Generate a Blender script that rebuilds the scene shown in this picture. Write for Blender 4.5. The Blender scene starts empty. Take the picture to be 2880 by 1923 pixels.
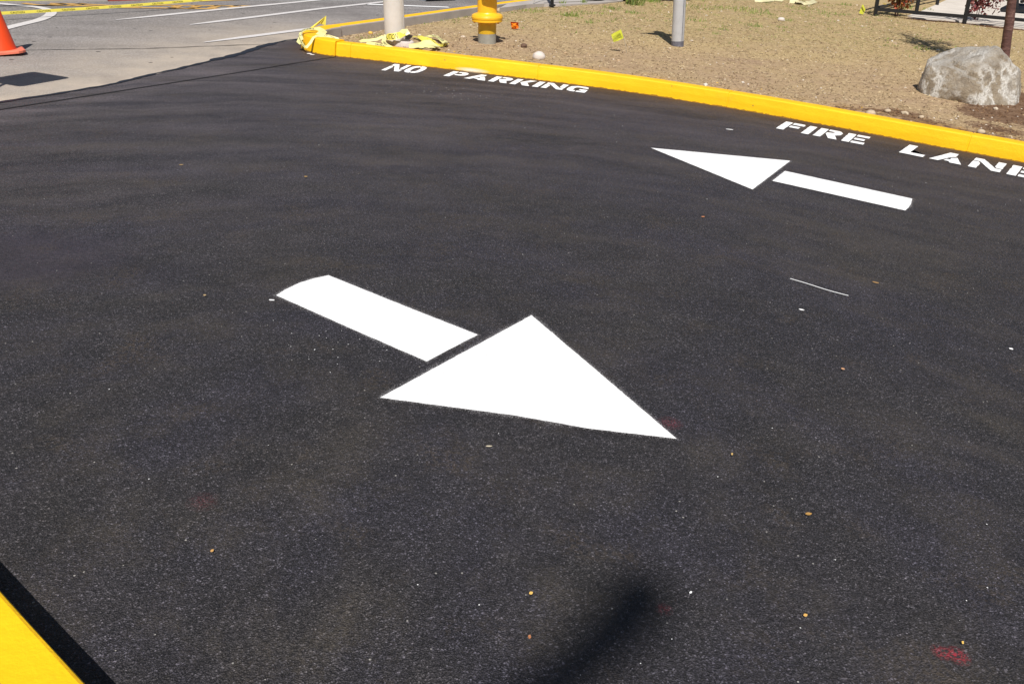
import bpy, bmesh, math, random
import numpy as np
from mathutils import Vector, Matrix, noise
random.seed(7); rng = np.random.default_rng(7)
scn = bpy.context.scene
COL = scn.collection
R = math.radians

# ------------------------------------------------------------------ camera model (solved from the two arrows)
F, TH, RO, CH = 2403.65, 0.47576, -0.07615, 1.55
PW, PH = 2880.0, 1923.0
def ray(u, v):
    x = (u-PW/2)/F; y = -(v-PH/2)/F
    c, s = math.cos(-RO), math.sin(-RO)
    x, y = x*c-y*s, x*s+y*c
    return Vector((x, math.cos(TH)+y*math.sin(TH), -math.sin(TH)+y*math.cos(TH)))
def G(u, v, z=0.0):
    d = ray(u, v); t = (z-CH)/d.z
    return Vector((d.x*t, d.y*t, z))
def at(u, v, Y):
    d = ray(u, v); t = Y/d.y
    return Vector((d.x*t, Y, CH+d.z*t))
cam = bpy.data.cameras.new('camera'); co = bpy.data.objects.new('camera', cam); COL.objects.link(co)
cam.sensor_width = 36; cam.lens = F/PW*36; cam.clip_end = 2000; cam.clip_start = 0.05
co.matrix_world = Matrix.Translation((0, 0, CH)) @ Matrix.Rotation(R(90)-TH, 4, 'X') @ Matrix.Rotation(-RO, 4, 'Z')
scn.camera = co

# ------------------------------------------------------------------ light
SHAZ, ELEV = 0.06, R(53)
w = bpy.data.worlds.new('World'); scn.world = w; w.use_nodes = True
nt = w.node_tree; bg = nt.nodes['Background']
sk = nt.nodes.new('ShaderNodeTexSky'); sk.sky_type = 'NISHITA'; sk.sun_disc = False
sk.sun_elevation = ELEV; sk.sun_rotation = R(180)+math.atan(SHAZ); sk.altitude = 50
nt.links.new(sk.outputs[0], bg.inputs[0]); bg.inputs[1].default_value = 0.05
sl = bpy.data.lights.new('sun', 'SUN'); sl.energy = 4.4; sl.angle = R(0.53); sl.color = (1, .955, .89)
so = bpy.data.objects.new('sun', sl); COL.objects.link(so)
so.rotation_euler = (R(90)-ELEV, 0, -math.atan(SHAZ)); so.location = (-2, -20, 25)
SD = Vector((SHAZ, 1, 0)).normalized()*math.cos(ELEV) - Vector((0, 0, math.sin(ELEV)))   # direction the light travels
def caster(p, h):            # the point at height h whose shadow falls on p
    return p - SD*((h-p.z)/math.sin(ELEV))
scn.view_settings.view_transform = 'Standard'; scn.view_settings.look = 'None'
scn.view_settings.exposure = 0.18; scn.view_settings.gamma = 1.0

# ------------------------------------------------------------------ helpers
def tag(o, label=None, cat=None, group=None, kind=None):
    if label: o['label'] = label
    if cat: o['category'] = cat
    if group: o['group'] = group
    if kind: o['kind'] = kind
    return o
def empty(name, loc=(0, 0, 0), label=None, cat=None, group=None):
    o = bpy.data.objects.new(name, None); COL.objects.link(o); o.location = loc; o.empty_display_size = .1
    return tag(o, label, cat, group)
def mk(name, verts, faces, mats, parent=None, smooth=False, attrs=None, mi=None):
    me = bpy.data.meshes.new(name)
    me.from_pydata([tuple(v) for v in verts], [], [tuple(f) for f in faces]); me.update()
    for m in (mats if isinstance(mats, (list, tuple)) else [mats]): me.materials.append(m)
    if smooth: me.polygons.foreach_set('use_smooth', [True]*len(me.polygons))
    if mi is not None: me.polygons.foreach_set('material_index', list(mi))
    if attrs:
        for k, vals in attrs.items():
            vals = np.asarray(vals, dtype=np.float32)
            if vals.ndim == 1:
                a = me.attributes.new(k, 'FLOAT', 'POINT'); a.data.foreach_set('value', vals)
            else:
                a = me.attributes.new(k, 'FLOAT_COLOR', 'POINT')
                c4 = np.ones((len(vals), 4), np.float32); c4[:, :3] = vals; a.data.foreach_set('color', c4.ravel())
    o = bpy.data.objects.new(name, me); COL.objects.link(o)
    if parent: o.parent = parent
    return o
class MB:
    def __init__(s): s.v = []; s.f = []; s.c = []
    def add(s, v, f, col=None):
        b = len(s.v); s.v += [Vector(p) for p in v]; s.f += [tuple(i+b for i in q) for q in f]
        s.c += [col or (1, 1, 1)]*len(v)
    def box(s, c, d, M=None):
        vs = [Vector((x*d[0]/2, y*d[1]/2, z*d[2]/2)) for x in (-1, 1) for y in (-1, 1) for z in (-1, 1)]
        if M: vs = [M @ p for p in vs]
        s.add([p+Vector(c) for p in vs], [(0, 1, 3, 2), (4, 6, 7, 5), (0, 4, 5, 1), (2, 3, 7, 6), (0, 2, 6, 4), (1, 5, 7, 3)])
    def bar(s, a, b, wd, ht):
        a = Vector(a); b = Vector(b); d = (b-a).normalized()
        up = Vector((0, 0, 1)) if abs(d.z) < .9 else Vector((1, 0, 0))
        sx = d.cross(up).normalized(); sy = sx.cross(d).normalized()
        q = [sx*(i*wd/2)+sy*(j*ht/2) for i, j in ((-1, -1), (1, -1), (1, 1), (-1, 1))]
        s.add([a+k for k in q]+[b+k for k in q], [(0, 1, 2, 3), (7, 6, 5, 4)]+[(i, i+4, (i+1) % 4+4, (i+1) % 4) for i in range(4)])
    def tube(s, pts, rad, n=12, cap=True, wob=0):
        pts = [Vector(p) for p in pts]; vs = []; fs = []
        rad = rad if isinstance(rad, (list, tuple)) else [rad]*len(pts)
        px = None
        for i, p in enumerate(pts):
            d = (pts[min(i+1, len(pts)-1)]-pts[max(i-1, 0)]).normalized()
            if px is None: px = d.orthogonal().normalized()
            px = (px-d*px.dot(d)).normalized(); py = d.cross(px)
            for k in range(n):
                a = 2*math.pi*k/n; r = rad[i]*(1+wob*noise.noise(p*9+Vector((k*3.1, 0, 0))))
                vs.append(p+(px*math.cos(a)+py*math.sin(a))*r)
        for i in range(len(pts)-1):
            for k in range(n):
                fs.append((i*n+k, i*n+(k+1) % n, (i+1)*n+(k+1) % n, (i+1)*n+k))
        s.add(vs, fs)
        if cap:
            s.add(vs[:n], [tuple(range(n))[::-1]]); s.add(vs[-n:], [tuple(range(n))])
    def lathe(s, prof, c=(0, 0, 0), n=40, M=None, lob=None):
        vs = []; fs = []
        for r, z in prof:
            for k in range(n):
                a = 2*math.pi*k/n; rr = r if lob is None else r*lob(a, z)
                p = Vector((rr*math.cos(a), rr*math.sin(a), z))
                if M: p = M @ p
                vs.append(p+Vector(c))
        for i in range(len(prof)-1):
            for k in range(n):
                fs.append((i*n+k, i*n+(k+1) % n, (i+1)*n+(k+1) % n, (i+1)*n+k))
        s.add(vs, fs); s.add(vs[:n], [tuple(range(n))[::-1]]); s.add(vs[-n:], [tuple(range(n))])
    def ribbon(s, pts, wid, nrm=None, cols=None):
        pts = [Vector(p) for p in pts]; vs = []
        for i, p in enumerate(pts):
            d = (pts[min(i+1, len(pts)-1)]-pts[max(i-1, 0)]).normalized()
            n = Vector(nrm[i] if nrm is not None else (0, 0, 1)); sd = n.cross(d).normalized()
            wv = wid[i] if isinstance(wid, (list, tuple)) else wid
            vs += [p-sd*wv/2, p+sd*wv/2]
        s.add(vs, [(2*i, 2*i+2, 2*i+3, 2*i+1) for i in range(len(pts)-1)])
    def build(s, name, mat, parent=None, smooth=False, col=False):
        return mk(name, s.v, s.f, mat, parent, smooth, {'col': s.c} if col else None)
def resample(pts, step):
    pts = [Vector(p) for p in pts]; out = [pts[0]]
    for a, b in zip(pts, pts[1:]):
        n = max(1, int((b-a).length/step))
        out += [a.lerp(b, k/n) for k in range(1, n+1)]
    return out
def smoothpath(pts, it=3, closed=False):
    pts = [Vector(p) for p in pts]
    for _ in range(it):
        q = [pts[0]]
        for a, b in zip(pts, pts[1:]): q += [a.lerp(b, .25), a.lerp(b, .75)]
        q.append(pts[-1]); pts = q
    return pts
def polysheet(name, poly, z, mat, step=None, box=None, zfun=None, attrf=None, kind='structure', label=None):
    """a sheet with outline poly, cut along a grid inside box"""
    bm = bmesh.new()
    f = bm.faces.new([bm.verts.new((p[0], p[1], z)) for p in poly])
    bmesh.ops.triangulate(bm, faces=[f])
    if step:
        x0, x1, y0, y1 = box
        for ax, a, b in ((0, x0, x1), (1, y0, y1)):
            c = a
            while c <= b:
                n = Vector((1, 0, 0)) if ax == 0 else Vector((0, 1, 0))
                bmesh.ops.bisect_plane(bm, geom=bm.verts[:]+bm.edges[:]+bm.faces[:], plane_co=n*c, plane_no=n)
                c += step
    if zfun:
        for v in bm.verts: v.co.z = zfun(v.co.x, v.co.y)
    bmesh.ops.recalc_face_normals(bm, faces=bm.faces[:])
    me = bpy.data.meshes.new(name); bm.to_mesh(me); bm.free()
    if sum(p.normal.z for p in me.polygons) < 0: me.flip_normals()
    me.materials.append(mat)
    if attrf:
        co_ = [v.co.copy() for v in me.vertices]
        for k, fn in attrf.items():
            a = me.attributes.new(k, 'FLOAT', 'POINT'); a.data.foreach_set('value', [float(fn(p.x, p.y)) for p in co_])
    if zfun: me.polygons.foreach_set('use_smooth', [True]*len(me.polygons))
    o = bpy.data.objects.new(name, me); COL.objects.link(o); tag(o, kind=kind, label=label)
    return o

# ------------------------------------------------------------------ node materials
class NT:
    def __init__(s, name):
        s.m = bpy.data.materials.new(name); s.m.use_nodes = True
        s.t = s.m.node_tree; s.b = s.t.nodes['Principled BSDF']
        s.tc = s.t.nodes.new('ShaderNodeTexCoord')
    def n(s, typ, **k):
        x = s.t.nodes.new(typ)
        for a, b in k.items(): setattr(x, a, b)
        return x
    def l(s, a, b): s.t.links.new(a, b)
    def setin(s, sock, val):
        if hasattr(val, 'is_linked') or isinstance(val, bpy.types.NodeSocket): s.l(val, sock)
        else: sock.default_value = val
    def noise(s, scale, detail=3, rough=.6, vec=None, stretch=None, out=0):
        x = s.n('ShaderNodeTexNoise'); x.inputs['Scale'].default_value = scale
        x.inputs['Detail'].default_value = detail; x.inputs['Roughness'].default_value = rough
        v = vec or s.tc.outputs['Object']
        if stretch:
            mp = s.n('ShaderNodeMapping'); mp.vector_type = 'TEXTURE'; mp.inputs['Scale'].default_value = [1/q for q in stretch[0]]; mp.inputs['Rotation'].default_value = (0, 0, stretch[1])
            s.l(v, mp.inputs[0]); v = mp.outputs[0]
        s.l(v, x.inputs['Vector']); return x.outputs[out]
    def vor(s, scale, feature='F1', out='Color', vec=None, rand=1.0):
        x = s.n('ShaderNodeTexVoronoi'); x.feature = feature; x.inputs['Scale'].default_value = scale
        x.inputs['Randomness'].default_value = rand
        s.l(vec or s.tc.outputs['Object'], x.inputs['Vector']); return x.outputs[out]
    def math(s, op, a, b=0.5, c=None, clamp=False):
        x = s.n('ShaderNodeMath', operation=op, use_clamp=clamp); s.setin(x.inputs[0], a); s.setin(x.inputs[1], b)
        if c is not None: s.setin(x.inputs[2], c)
        return x.outputs[0]
    def ramp(s, fac, stops, interp='LINEAR'):
        x = s.n('ShaderNodeValToRGB'); x.color_ramp.interpolation = interp
        e = x.color_ramp.elements
        while len(e) < len(stops): e.new(.5)
        for i, (p, c) in enumerate(stops):
            e[i].position = p; e[i].color = (c, c, c, 1) if isinstance(c, (int, float)) else (*c, 1)
        s.setin(x.inputs[0], fac); return x.outputs[0]
    def mix(s, fac, a, b, typ='MIX'):
        x = s.n('ShaderNodeMix', data_type='RGBA', blend_type=typ)
        s.setin(x.inputs[0], fac)
        for i, v in ((6, a), (7, b)):
            if isinstance(v, tuple) and len(v) == 3: v = (*v, 1)
            s.setin(x.inputs[i], v)
        return x.outputs[2]
    def attr(s, name, col=False):
        x = s.n('ShaderNodeAttribute'); x.attribute_name = name; return x.outputs['Color' if col else 'Fac']
    def sep(s, col, ch=0):
        x = s.n('ShaderNodeSeparateColor'); s.l(col, x.inputs[0]); return x.outputs[ch]
    def bump(s, h, dist, strength=1.0, prev=None):
        x = s.n('ShaderNodeBump'); x.inputs['Distance'].default_value = dist; x.inputs['Strength'].default_value = strength
        s.l(h, x.inputs['Height'])
        if prev: s.l(prev, x.inputs['Normal'])
        return x.outputs[0]
    def fin(s, col=None, rough=.7, normal=None, spec=None, **k):
        if col is not None: s.setin(s.b.inputs['Base Color'], (*col, 1) if isinstance(col, tuple) and len(col) == 3 else col)
        s.setin(s.b.inputs['Roughness'], rough)
        if normal: s.l(normal, s.b.inputs['Normal'])
        if spec is not None: s.b.inputs['Specular IOR Level'].default_value = spec
        for a, b in k.items(): s.setin(s.b.inputs[a], b)
        return s.m
def simple(name, col, rough=.6, var=.12, scale=14, bump=0.0, bscale=60, spec=.5, metallic=0.0):
    t = NT(name)
    nz = t.noise(scale, 5, .65)
    v = t.ramp(nz, [(.3, 1-var), (.7, 1+var)])
    c = t.mix(1.0, (*col, 1), v, 'MULTIPLY')
    nrm = t.bump(t.noise(bscale, 4), bump) if bump else None
    return t.fin(c, rough, nrm, spec, Metallic=metallic)

REDS = [(*G(2650, 1834).xy, .030, .5), (*G(2694, 1843).xy, .034, .7), (*G(1868, 1712).xy, .026, .18), (*G(1885, 1190).xy, .05, .2), (*G(570, 1410).xy, .05, .10)]
# fresh asphalt ------------------------------------------------------
def mat_asphalt():
    t = NT('fresh_asphalt')
    g1 = t.sep(t.vor(230), 0); g2 = t.sep(t.vor(430), 1); g3 = t.sep(t.vor(95), 2)
    # roller and tyre sweep: arcs around the inside of the bend
    vm = t.n('ShaderNodeVectorMath', operation='SUBTRACT'); t.l(t.tc.outputs['Object'], vm.inputs[0]); vm.inputs[1].default_value = (-.3, .8, 0)
    xy = t.n('ShaderNodeSeparateXYZ'); t.l(vm.outputs[0], xy.inputs[0])
    ln = t.n('ShaderNodeVectorMath', operation='LENGTH'); t.l(vm.outputs[0], ln.inputs[0])
    ang = t.math('ARCTAN2', xy.outputs[0], xy.outputs[1])
    cm = t.n('ShaderNodeCombineXYZ'); wob = t.math('MULTIPLY', t.math('SUBTRACT', t.noise(.75, 4, .6), .5), .55); t.l(t.math('MULTIPLY', t.math('ADD', ln.outputs['Value'], wob), 2.6), cm.inputs[0]); t.l(t.math('MULTIPLY', ang, 3.2), cm.inputs[1])
    sweep = t.noise(1.0, 7, .68, vec=cm.outputs[0]); sweep2 = t.noise(3.1, 5, .7, vec=cm.outputs[0])
    val = t.ramp(g1, [(0, .007), (.5, .017), (.84, .032), (.94, .070), (1.0, .19)])
    val = t.mix(.4, val, t.ramp(g2, [(0, .005), (.55, .015), (.87, .040), (1.0, .18)]))
    pit = t.ramp(t.noise(210, 3, .65), [(.37, .12), (.52, 1.0)])
    big = t.noise(1.3, 4, .55)
    coarse = t.ramp(big, [(.38, 0.0), (.62, 1.0)])
    val = t.mix(t.math('ADD', .62, t.math('MULTIPLY', coarse, .38)), val, t.mix(1.0, val, pit, 'MULTIPLY'))
    cell = t.noise(7, 4, .6)
    smooth = t.attr('smooth')
    val = t.mix(t.math('MULTIPLY', smooth, .8), val, (.026, .0235, .028))
    val = t.mix(1.0, val, t.ramp(cell, [(.3, .84), (.7, 1.18)]), 'MULTIPLY')
    val = t.mix(1.0, val, t.ramp(big, [(.3, 1.02), (.7, 1.28)]), 'MULTIPLY')
    val = t.mix(1.0, val, t.ramp(sweep, [(.34, .89), (.66, 1.14)]), 'MULTIPLY')
    val = t.mix(1.0, val, t.ramp(sweep2, [(.35, .93), (.66, 1.10)]), 'MULTIPLY')
    val = t.mix(1.0, val, t.ramp(t.noise(62, 3, .7), [(.36, .74), (.62, 1.24)]), 'MULTIPLY')
    hue = t.noise(.8, 3, .5, vec=cm.outputs[0])
    val = t.mix(1.0, val, t.ramp(hue, [(.38, (1.0, .93, 1.20)), (.64, (1.07, .98, 1.03))]), 'MULTIPLY')
    # dust film
    streak = t.noise(1.5, 6, .66, vec=cm.outputs[0])
    dust = t.math('MULTIPLY', t.attr('dust'), t.ramp(streak, [(.36, .15), (.66, 1.0)]))
    val = t.mix(dust, val, t.mix(1.0, (.132, .113, .120), t.ramp(t.noise(62, 3, .7), [(.36, .6), (.62, 1.35)]), 'MULTIPLY'))
    olive = t.math('MULTIPLY', t.ramp(t.noise(.9, 6, .7, vec=cm.outputs[0]), [(.50, 0.0), (.68, .42)]), t.ramp(t.noise(90, 3, .7), [(.40, .2), (.60, 1.0)]))
    val = t.mix(olive, val, (.098, .080, .058))
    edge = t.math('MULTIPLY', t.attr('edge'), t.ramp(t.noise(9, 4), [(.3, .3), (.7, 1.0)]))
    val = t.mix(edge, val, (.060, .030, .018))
    # oil patch
    for cx, cy, rr, am in REDS:
        d = t.n('ShaderNodeVectorMath', operation='DISTANCE'); t.l(t.tc.outputs['Object'], d.inputs[0]); d.inputs[1].default_value = (cx, cy, 0)
        fall = t.ramp(t.math('DIVIDE', d.outputs['Value'], rr), [(.25, 1.0), (1.0, 0.0)])
        red = t.math('MULTIPLY', fall, t.ramp(t.noise(120, 4, .7), [(.46, 0.0), (.55, am)]))
        val = t.mix(red, val, (.42, .018, .040))
    ochre = t.math('MULTIPLY', t.ramp(t.noise(3.1, 2), [(.55, 0.0), (.74, .40)]), t.ramp(g3, [(.45, 0.0), (.7, 1.0)]))
    val = t.mix(ochre, val, (.085, .062, .040))
    # pale chips
    ch = t.n('ShaderNodeTexVoronoi'); ch.inputs['Scale'].default_value = 60; t.l(t.tc.outputs['Object'], ch.inputs[0])
    chip = t.math('MULTIPLY', t.math('GREATER_THAN', t.sep(ch.outputs['Color'], 0), .987), t.math('LESS_THAN', ch.outputs['Distance'], .17))
    val = t.mix(t.math('MULTIPLY', chip, .75), val, (.42, .40, .37))
    h = t.math('ADD', t.vor(230, out='Distance'), t.math('MULTIPLY', t.vor(70, out='Distance'), .6))
    n = t.bump(h, .0042, .8)
    n = t.bump(t.noise(5, 3), .012, .35, n)
    return t.fin(val, t.ramp(g2, [(0, .55), (1, .82)]), n, .38)
def mat_street():
    t = NT('worn_asphalt')
    g = t.sep(t.vor(120), 0)
    v = t.ramp(g, [(0, .15), (.6, .225), (1.0, .38)])
    st = t.noise(1.1, 6, .62, stretch=((.5, 2.2, 1), R(28)))
    v = t.mix(1.0, v, t.ramp(st, [(.3, .74), (.7, 1.18)]), 'MULTIPLY')
    v = t.mix(1.0, v, (1.04, .97, .95), 'MULTIPLY')
    v = t.mix(t.math('MULTIPLY', t.attr('tan'), t.ramp(t.noise(2.5, 5), [(.25, .45), (.7, 1.0)])), v, (.52, .44, .355))
    blot = t.ramp(t.noise(.9, 5, .6, stretch=((1, .4, 1), R(28))), [(.56, 0.0), (.72, .45)])
    v = t.mix(blot, v, (.13, .112, .108))
    pale = t.ramp(t.noise(3.4, 3), [(.66, 0.0), (.78, .35)])
    v = t.mix(pale, v, (.36, .33, .30))
    dots = t.n('ShaderNodeTexVoronoi'); dots.inputs['Scale'].default_value = 3.2; t.l(t.tc.outputs['Object'], dots.inputs[0])
    d = t.math('MULTIPLY', t.math('LESS_THAN', dots.outputs['Distance'], .075), t.math('GREATER_THAN', t.sep(dots.outputs['Color'], 1), .55))
    v = t.mix(t.math('MULTIPLY', d, .8), v, (.05, .045, .045))
    n = t.bump(t.vor(120, out='Distance'), .004, .8)
    return t.fin(v, .85, n, .25)
def mat_paint(name, col, wear=.5, worn=(.25, .23, .22), amount=.06):
    t = NT(name)
    nz = t.noise(55, 4, .7)
    m = t.ramp(nz, [(amount+.20, 1.0), (amount+.26, 0.0)])
    c = t.mix(1.0, (*col, 1), t.ramp(t.noise(6, 4), [(.3, .95), (.7, 1.04)]), 'MULTIPLY')
    pit = t.n('ShaderNodeTexVoronoi'); pit.inputs['Scale'].default_value = 75; t.l(t.tc.outputs['Object'], pit.inputs[0])
    p = t.math('MULTIPLY', t.math('GREATER_THAN', t.sep(pit.outputs['Color'], 0), .955), t.math('LESS_THAN', pit.outputs['Distance'], .28))
    c = t.mix(t.math('MULTIPLY', p, wear), c, worn)
    c = t.mix(t.math('MULTIPLY', m, wear), c, worn)
    n = t.bump(t.vor(150, out='Distance'), .003, .4)
    return t.fin(c, .75, n, .3)
def mat_kerb():
    t = NT('yellow_kerb_paint')
    st = t.noise(3, 5, .6, stretch=((1, 1, 7), 0))
    c = t.mix(t.ramp(st, [(.3, 0.0), (.7, 1.0)]), (.95, .50, .004), (1.0, .585, .008))
    sp = t.n('ShaderNodeTexVoronoi'); sp.inputs['Scale'].default_value = 26; t.l(t.tc.outputs['Object'], sp.inputs[0])
    chips = t.math('MULTIPLY', t.math('GREATER_THAN', t.sep(sp.outputs['Color'], 0), .965), t.math('LESS_THAN', sp.outputs['Distance'], .20))
    c = t.mix(t.math('MULTIPLY', chips, .7), c, (.30, .20, .05))
    # ragged, dirty foot of the paint
    xyz = t.n('ShaderNodeSeparateXYZ'); t.l(t.tc.outputs['Object'], xyz.inputs[0])
    low = t.math('LESS_THAN', t.math('ADD', xyz.outputs[2], t.math('MULTIPLY', t.noise(24, 5), .030)), .0235)
    c = t.mix(t.math('MULTIPLY', low, .8), c, (.16, .075, .022))
    gr = t.ramp(t.noise(8, 5), [(.58, 0.0), (.75, .22)])
    c = t.mix(gr, c, (.62, .36, .03))
    # slip of white overspray opposite the second word
    d = t.n('ShaderNodeVectorMath', operation='DISTANCE'); mp = t.n('ShaderNodeMapping'); mp.inputs['Rotation'].default_value = (0, 0, R(13))
    mp.inputs['Scale'].default_value = (.32, 1, 3.0)
    t.l(t.tc.outputs['Object'], mp.inputs[0]); t.l(mp.outputs[0], d.inputs[0])
    cpt = Vector((-.63, 8.77, .022)); q = Matrix.Rotation(R(13), 3, 'Z') @ Vector((cpt.x*.32, cpt.y, cpt.z*3))
    d.inputs[1].default_value = q
    c = t.mix(t.ramp(d.outputs['Value'], [(.02, .85), (.075, 0.0)]), c, (.85, .82, .70))
    n = t.bump(t.noise(90, 3), .003, .5); n = t.bump(t.noise(14, 3), .006, .5, n)
    return t.fin(c, .55, n, .35)
def mat_concrete(name, col, sc=1.0):
    t = NT(name)
    v = t.ramp(t.noise(3*sc, 6, .65), [(.3, .85), (.7, 1.12)])
    c = t.mix(1.0, (*col, 1), v, 'MULTIPLY')
    c = t.mix(t.ramp(t.noise(22*sc, 4, .7), [(.6, 0.0), (.75, .4)]), c, tuple(x*.6 for x in col))
    n = t.bump(t.noise(80, 4), .004, .6)
    return t.fin(c, .85, n, .25)
def mat_lawn():
    t = NT('dry_lawn')
    fine = t.noise(95, 4, .75); mid = t.noise(17, 5, .65); big = t.noise(1.7, 5, .6)
    c = t.ramp(fine, [(.32, (.15, .10, .052)), (.44, (.43, .31, .165)), (.55, (.63, .47, .265)), (.70, (.88, .71, .45))])
    c = t.mix(t.ramp(mid, [(.34, .5), (.52, 0.0)]), c, (.27, .18, .105))
    c = t.mix(t.ramp(big, [(.42, .75), (.58, 0.0)]), c, (.47, .335, .21))
    gn = t.ramp(t.noise(5.5, 6, .72), [(.47, 0.0), (.66, 1.0)])
    g = t.math('MULTIPLY', t.attr('green'), gn)
    c = t.mix(t.math('MULTIPLY', g, .75), c, t.ramp(fine, [(.35, (.06, .075, .016)), (.65, (.26, .27, .07))]))
    c = t.mix(t.math('MULTIPLY', t.attr('olive'), t.ramp(mid, [(.3, .15), (.7, .6)])), c, (.42, .335, .125))
    m = t.math('MULTIPLY', t.attr('mulch'), 1.0)
    m = t.ramp(t.math('ADD', m, t.math('MULTIPLY', t.math('SUBTRACT', mid, .5), .9)), [(.42, 0.0), (.58, 1.0)])
    c = t.mix(m, c, t.ramp(t.noise(70, 4, .8), [(.35, (.045, .021, .011)), (.55, (.13, .062, .032)), (.75, (.30, .17, .09))]))
    o = t.math('MULTIPLY', t.attr('spray'), t.ramp(t.noise(14, 5, .75), [(.44, 0.0), (.62, .85)]))
    c = t.mix(o, c, (.80, .44, .05))
    b = t.math('MULTIPLY', t.attr('bare'), t.ramp(t.noise(7, 5, .7), [(.3, .25), (.6, .9)]))
    c = t.mix(b, c, (.37, .255, .17))
    n = t.bump(fine, .009, .9); n = t.bump(mid, .02, .7, n)
    return t.fin(c, .95, n, .1)
def mat_attr(name, rough=.7, spec=.3, trans=0.0):
    t = NT(name)
    c = t.attr('col', True)
    return t.fin(c, rough, None, spec)
M = {}
M['asphalt'] = mat_asphalt(); M['street'] = mat_street(); M['lawn'] = mat_lawn(); M['kerb'] = mat_kerb()
M['white'] = mat_paint('white_road_paint', (.93, .93, .93), .5, (.45, .44, .43), .02)
M['whiteold'] = mat_paint('worn_white_paint', (.66, .63, .62), .55, (.3, .28, .27), .16)
M['orangeold'] = mat_paint('worn_orange_paint', (.62, .36, .10), .55, (.3, .26, .22), .2)
M['seam'] = simple('tar_seam', (.013, .013, .02), .5, .3, 20)
M['crack'] = simple('crack_and_line_fill', (.016, .013, .013), .8, .3, 20)
M['concrete'] = mat_concrete('kerb_concrete', (.46, .425, .40))
M['slab'] = mat_concrete('pale_slab', (.66, .60, .53), .6)
M['walk'] = mat_concrete('sidewalk_concrete', (.44, .40, .37), .6)
M['soil'] = mat_concrete('soil', (.16, .11, .07), 2)
M['leafcol'] = mat_attr('foliage', .65, .3)
M['straw'] = mat_attr('straw', .8, .2)
M['black'] = simple('black_powder_coat', (.012, .012, .014), .45, .2, 8, spec=.4)
M['galv'] = simple('galvanised_steel', (.47, .47, .48), .5, .10, 9, .001, 40, .5, 0.0)
M['dgrey'] = simple('dark_grey_band', (.13, .13, .16), .6, .4, 40)
M['tapey'] = simple('yellow_tape', (.80, .68, .10), .4, .06, 20)
M['tapep'] = simple('pale_yellow_tape', (.74, .69, .30), .4, .10, 25)
M['ink'] = simple('black_ink', (.012, .012, .012), .5, .1)
M['cone'] = simple('orange_cone_plastic', (.86, .075, .012), .45, .08, 6)
M['conebase'] = simple('cone_foot_plastic', (.80, .20, .12), .5, .12, 9)
M['orange'] = simple('orange_plastic', (.86, .25, .012), .4, .08, 12)
M['hyd'] = simple('hydrant_paint', (.95, .52, .02), .38, .08, 10, .001, 60)
M['limeflag'] = simple('lime_flag_vinyl', (.60, .62, .05), .45, .06)
M['wire'] = simple('thin_wire', (.35, .33, .30), .5, .1)

# ------------------------------------------------------------------ outlines
joint = (-2.03, 9.09)
front = [(14, -1.6), (9.5, 2.55), (6.5, 4.85), (5.1, 5.86), (3.88, 6.71), (3.24, 7.10), (2.52, 7.58), (1.9, 7.93), (1.3, 8.22), (.7, 8.46), (-.1, 8.67), (-.88, 8.84), (-1.4, 8.97), (-1.75, 9.045), joint]
nose = [joint, (-2.12, 9.125), (-2.22, 9.18), (-2.33, 9.265), (-2.42, 9.37), (-2.475, 9.5), (-2.485, 9.66), (-2.465, 9.85), (-2.42, 10.05), (-2.35, 10.22)]
streetk = [(-2.35, 10.22), (-2.08, 10.79), (-1.69, 11.64), (-.89, 13.41), (-.29, 14.62), (2.0, 19.3), (8, 31.5), (16, 48)]
newedge = [(-2.45, 10.16), (-2.60, 10.10), (-2.74, 9.86), (-2.86, 9.44), (-2.93, 8.84), (-3.06, 8.34), (-3.18, 7.84), (-3.30, 7.44), (-3.42, 6.97), (-3.57, 6.66), (-3.70, 6.40), (-3.83, 6.16), (-4.6, 4.6), (-6.5, 1.5), (-9, -3)]
def segdist(x, y, path):
    best = 1e9
    for (ax, ay), (bx, by) in zip(path, path[1:]):
        dx, dy = bx-ax, by-ay; t = max(0, min(1, ((x-ax)*dx+(y-ay)*dy)/(dx*dx+dy*dy)))
        best = min(best, (x-ax-t*dx)**2+(y-ay-t*dy)**2)
    return math.sqrt(best)
sstep = lambda e0, e1, x: (lambda t: t*t*(3-2*t))(max(0., min(1., (x-e0)/(e1-e0))))

# ------------------------------------------------------------------ ground sheets
polysheet('ground', [(-300, -300), (300, -300), (300, 400), (-300, 400)], -.05, M['street'])
st_poly = [(-30, -6), (-9, -3)] + [(p[0]+.15, p[1]-.1) for p in newedge[::-1]][1:] + [(-2.35, 10.1), (-2.2, 10.3)] + [(p[0]+.1, p[1]) for p in streetk[1:]] + [(12, 70), (-45, 70)]
polysheet('street', st_poly, -.010, M['street'], .4, (-9, 0, 3, 16),
          attrf={'tan': lambda x, y: math.exp(-(segdist(x, y, newedge)/1.25)**1.5)})
lotp = [tuple(p) for p in newedge[::-1]] + [(-2.3, 9.95)] + [(p[0]+.05, p[1]+.04) for p in (nose[::-1][3:]+front[::-1][1:])] + [(14, -9), (-9, -9)]
seamline = [G(-120, 329), G(0, 310), G(390, 249), G(706, 200), G(830, 179), G(945, 161)]
seam2 = [(p.x, p.y) for p in seamline]
sm0 = G(60, 730)
def f_smooth(x, y):
    d = math.hypot((x-sm0.x)/.50, (y-sm0.y)/.36) + noise.noise(Vector((x*3, y*3, 0)))*.35
    a = 1-sstep(.7, 1.15, d)
    return max(a, .25*sstep(3.0, 7.5, y))
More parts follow.
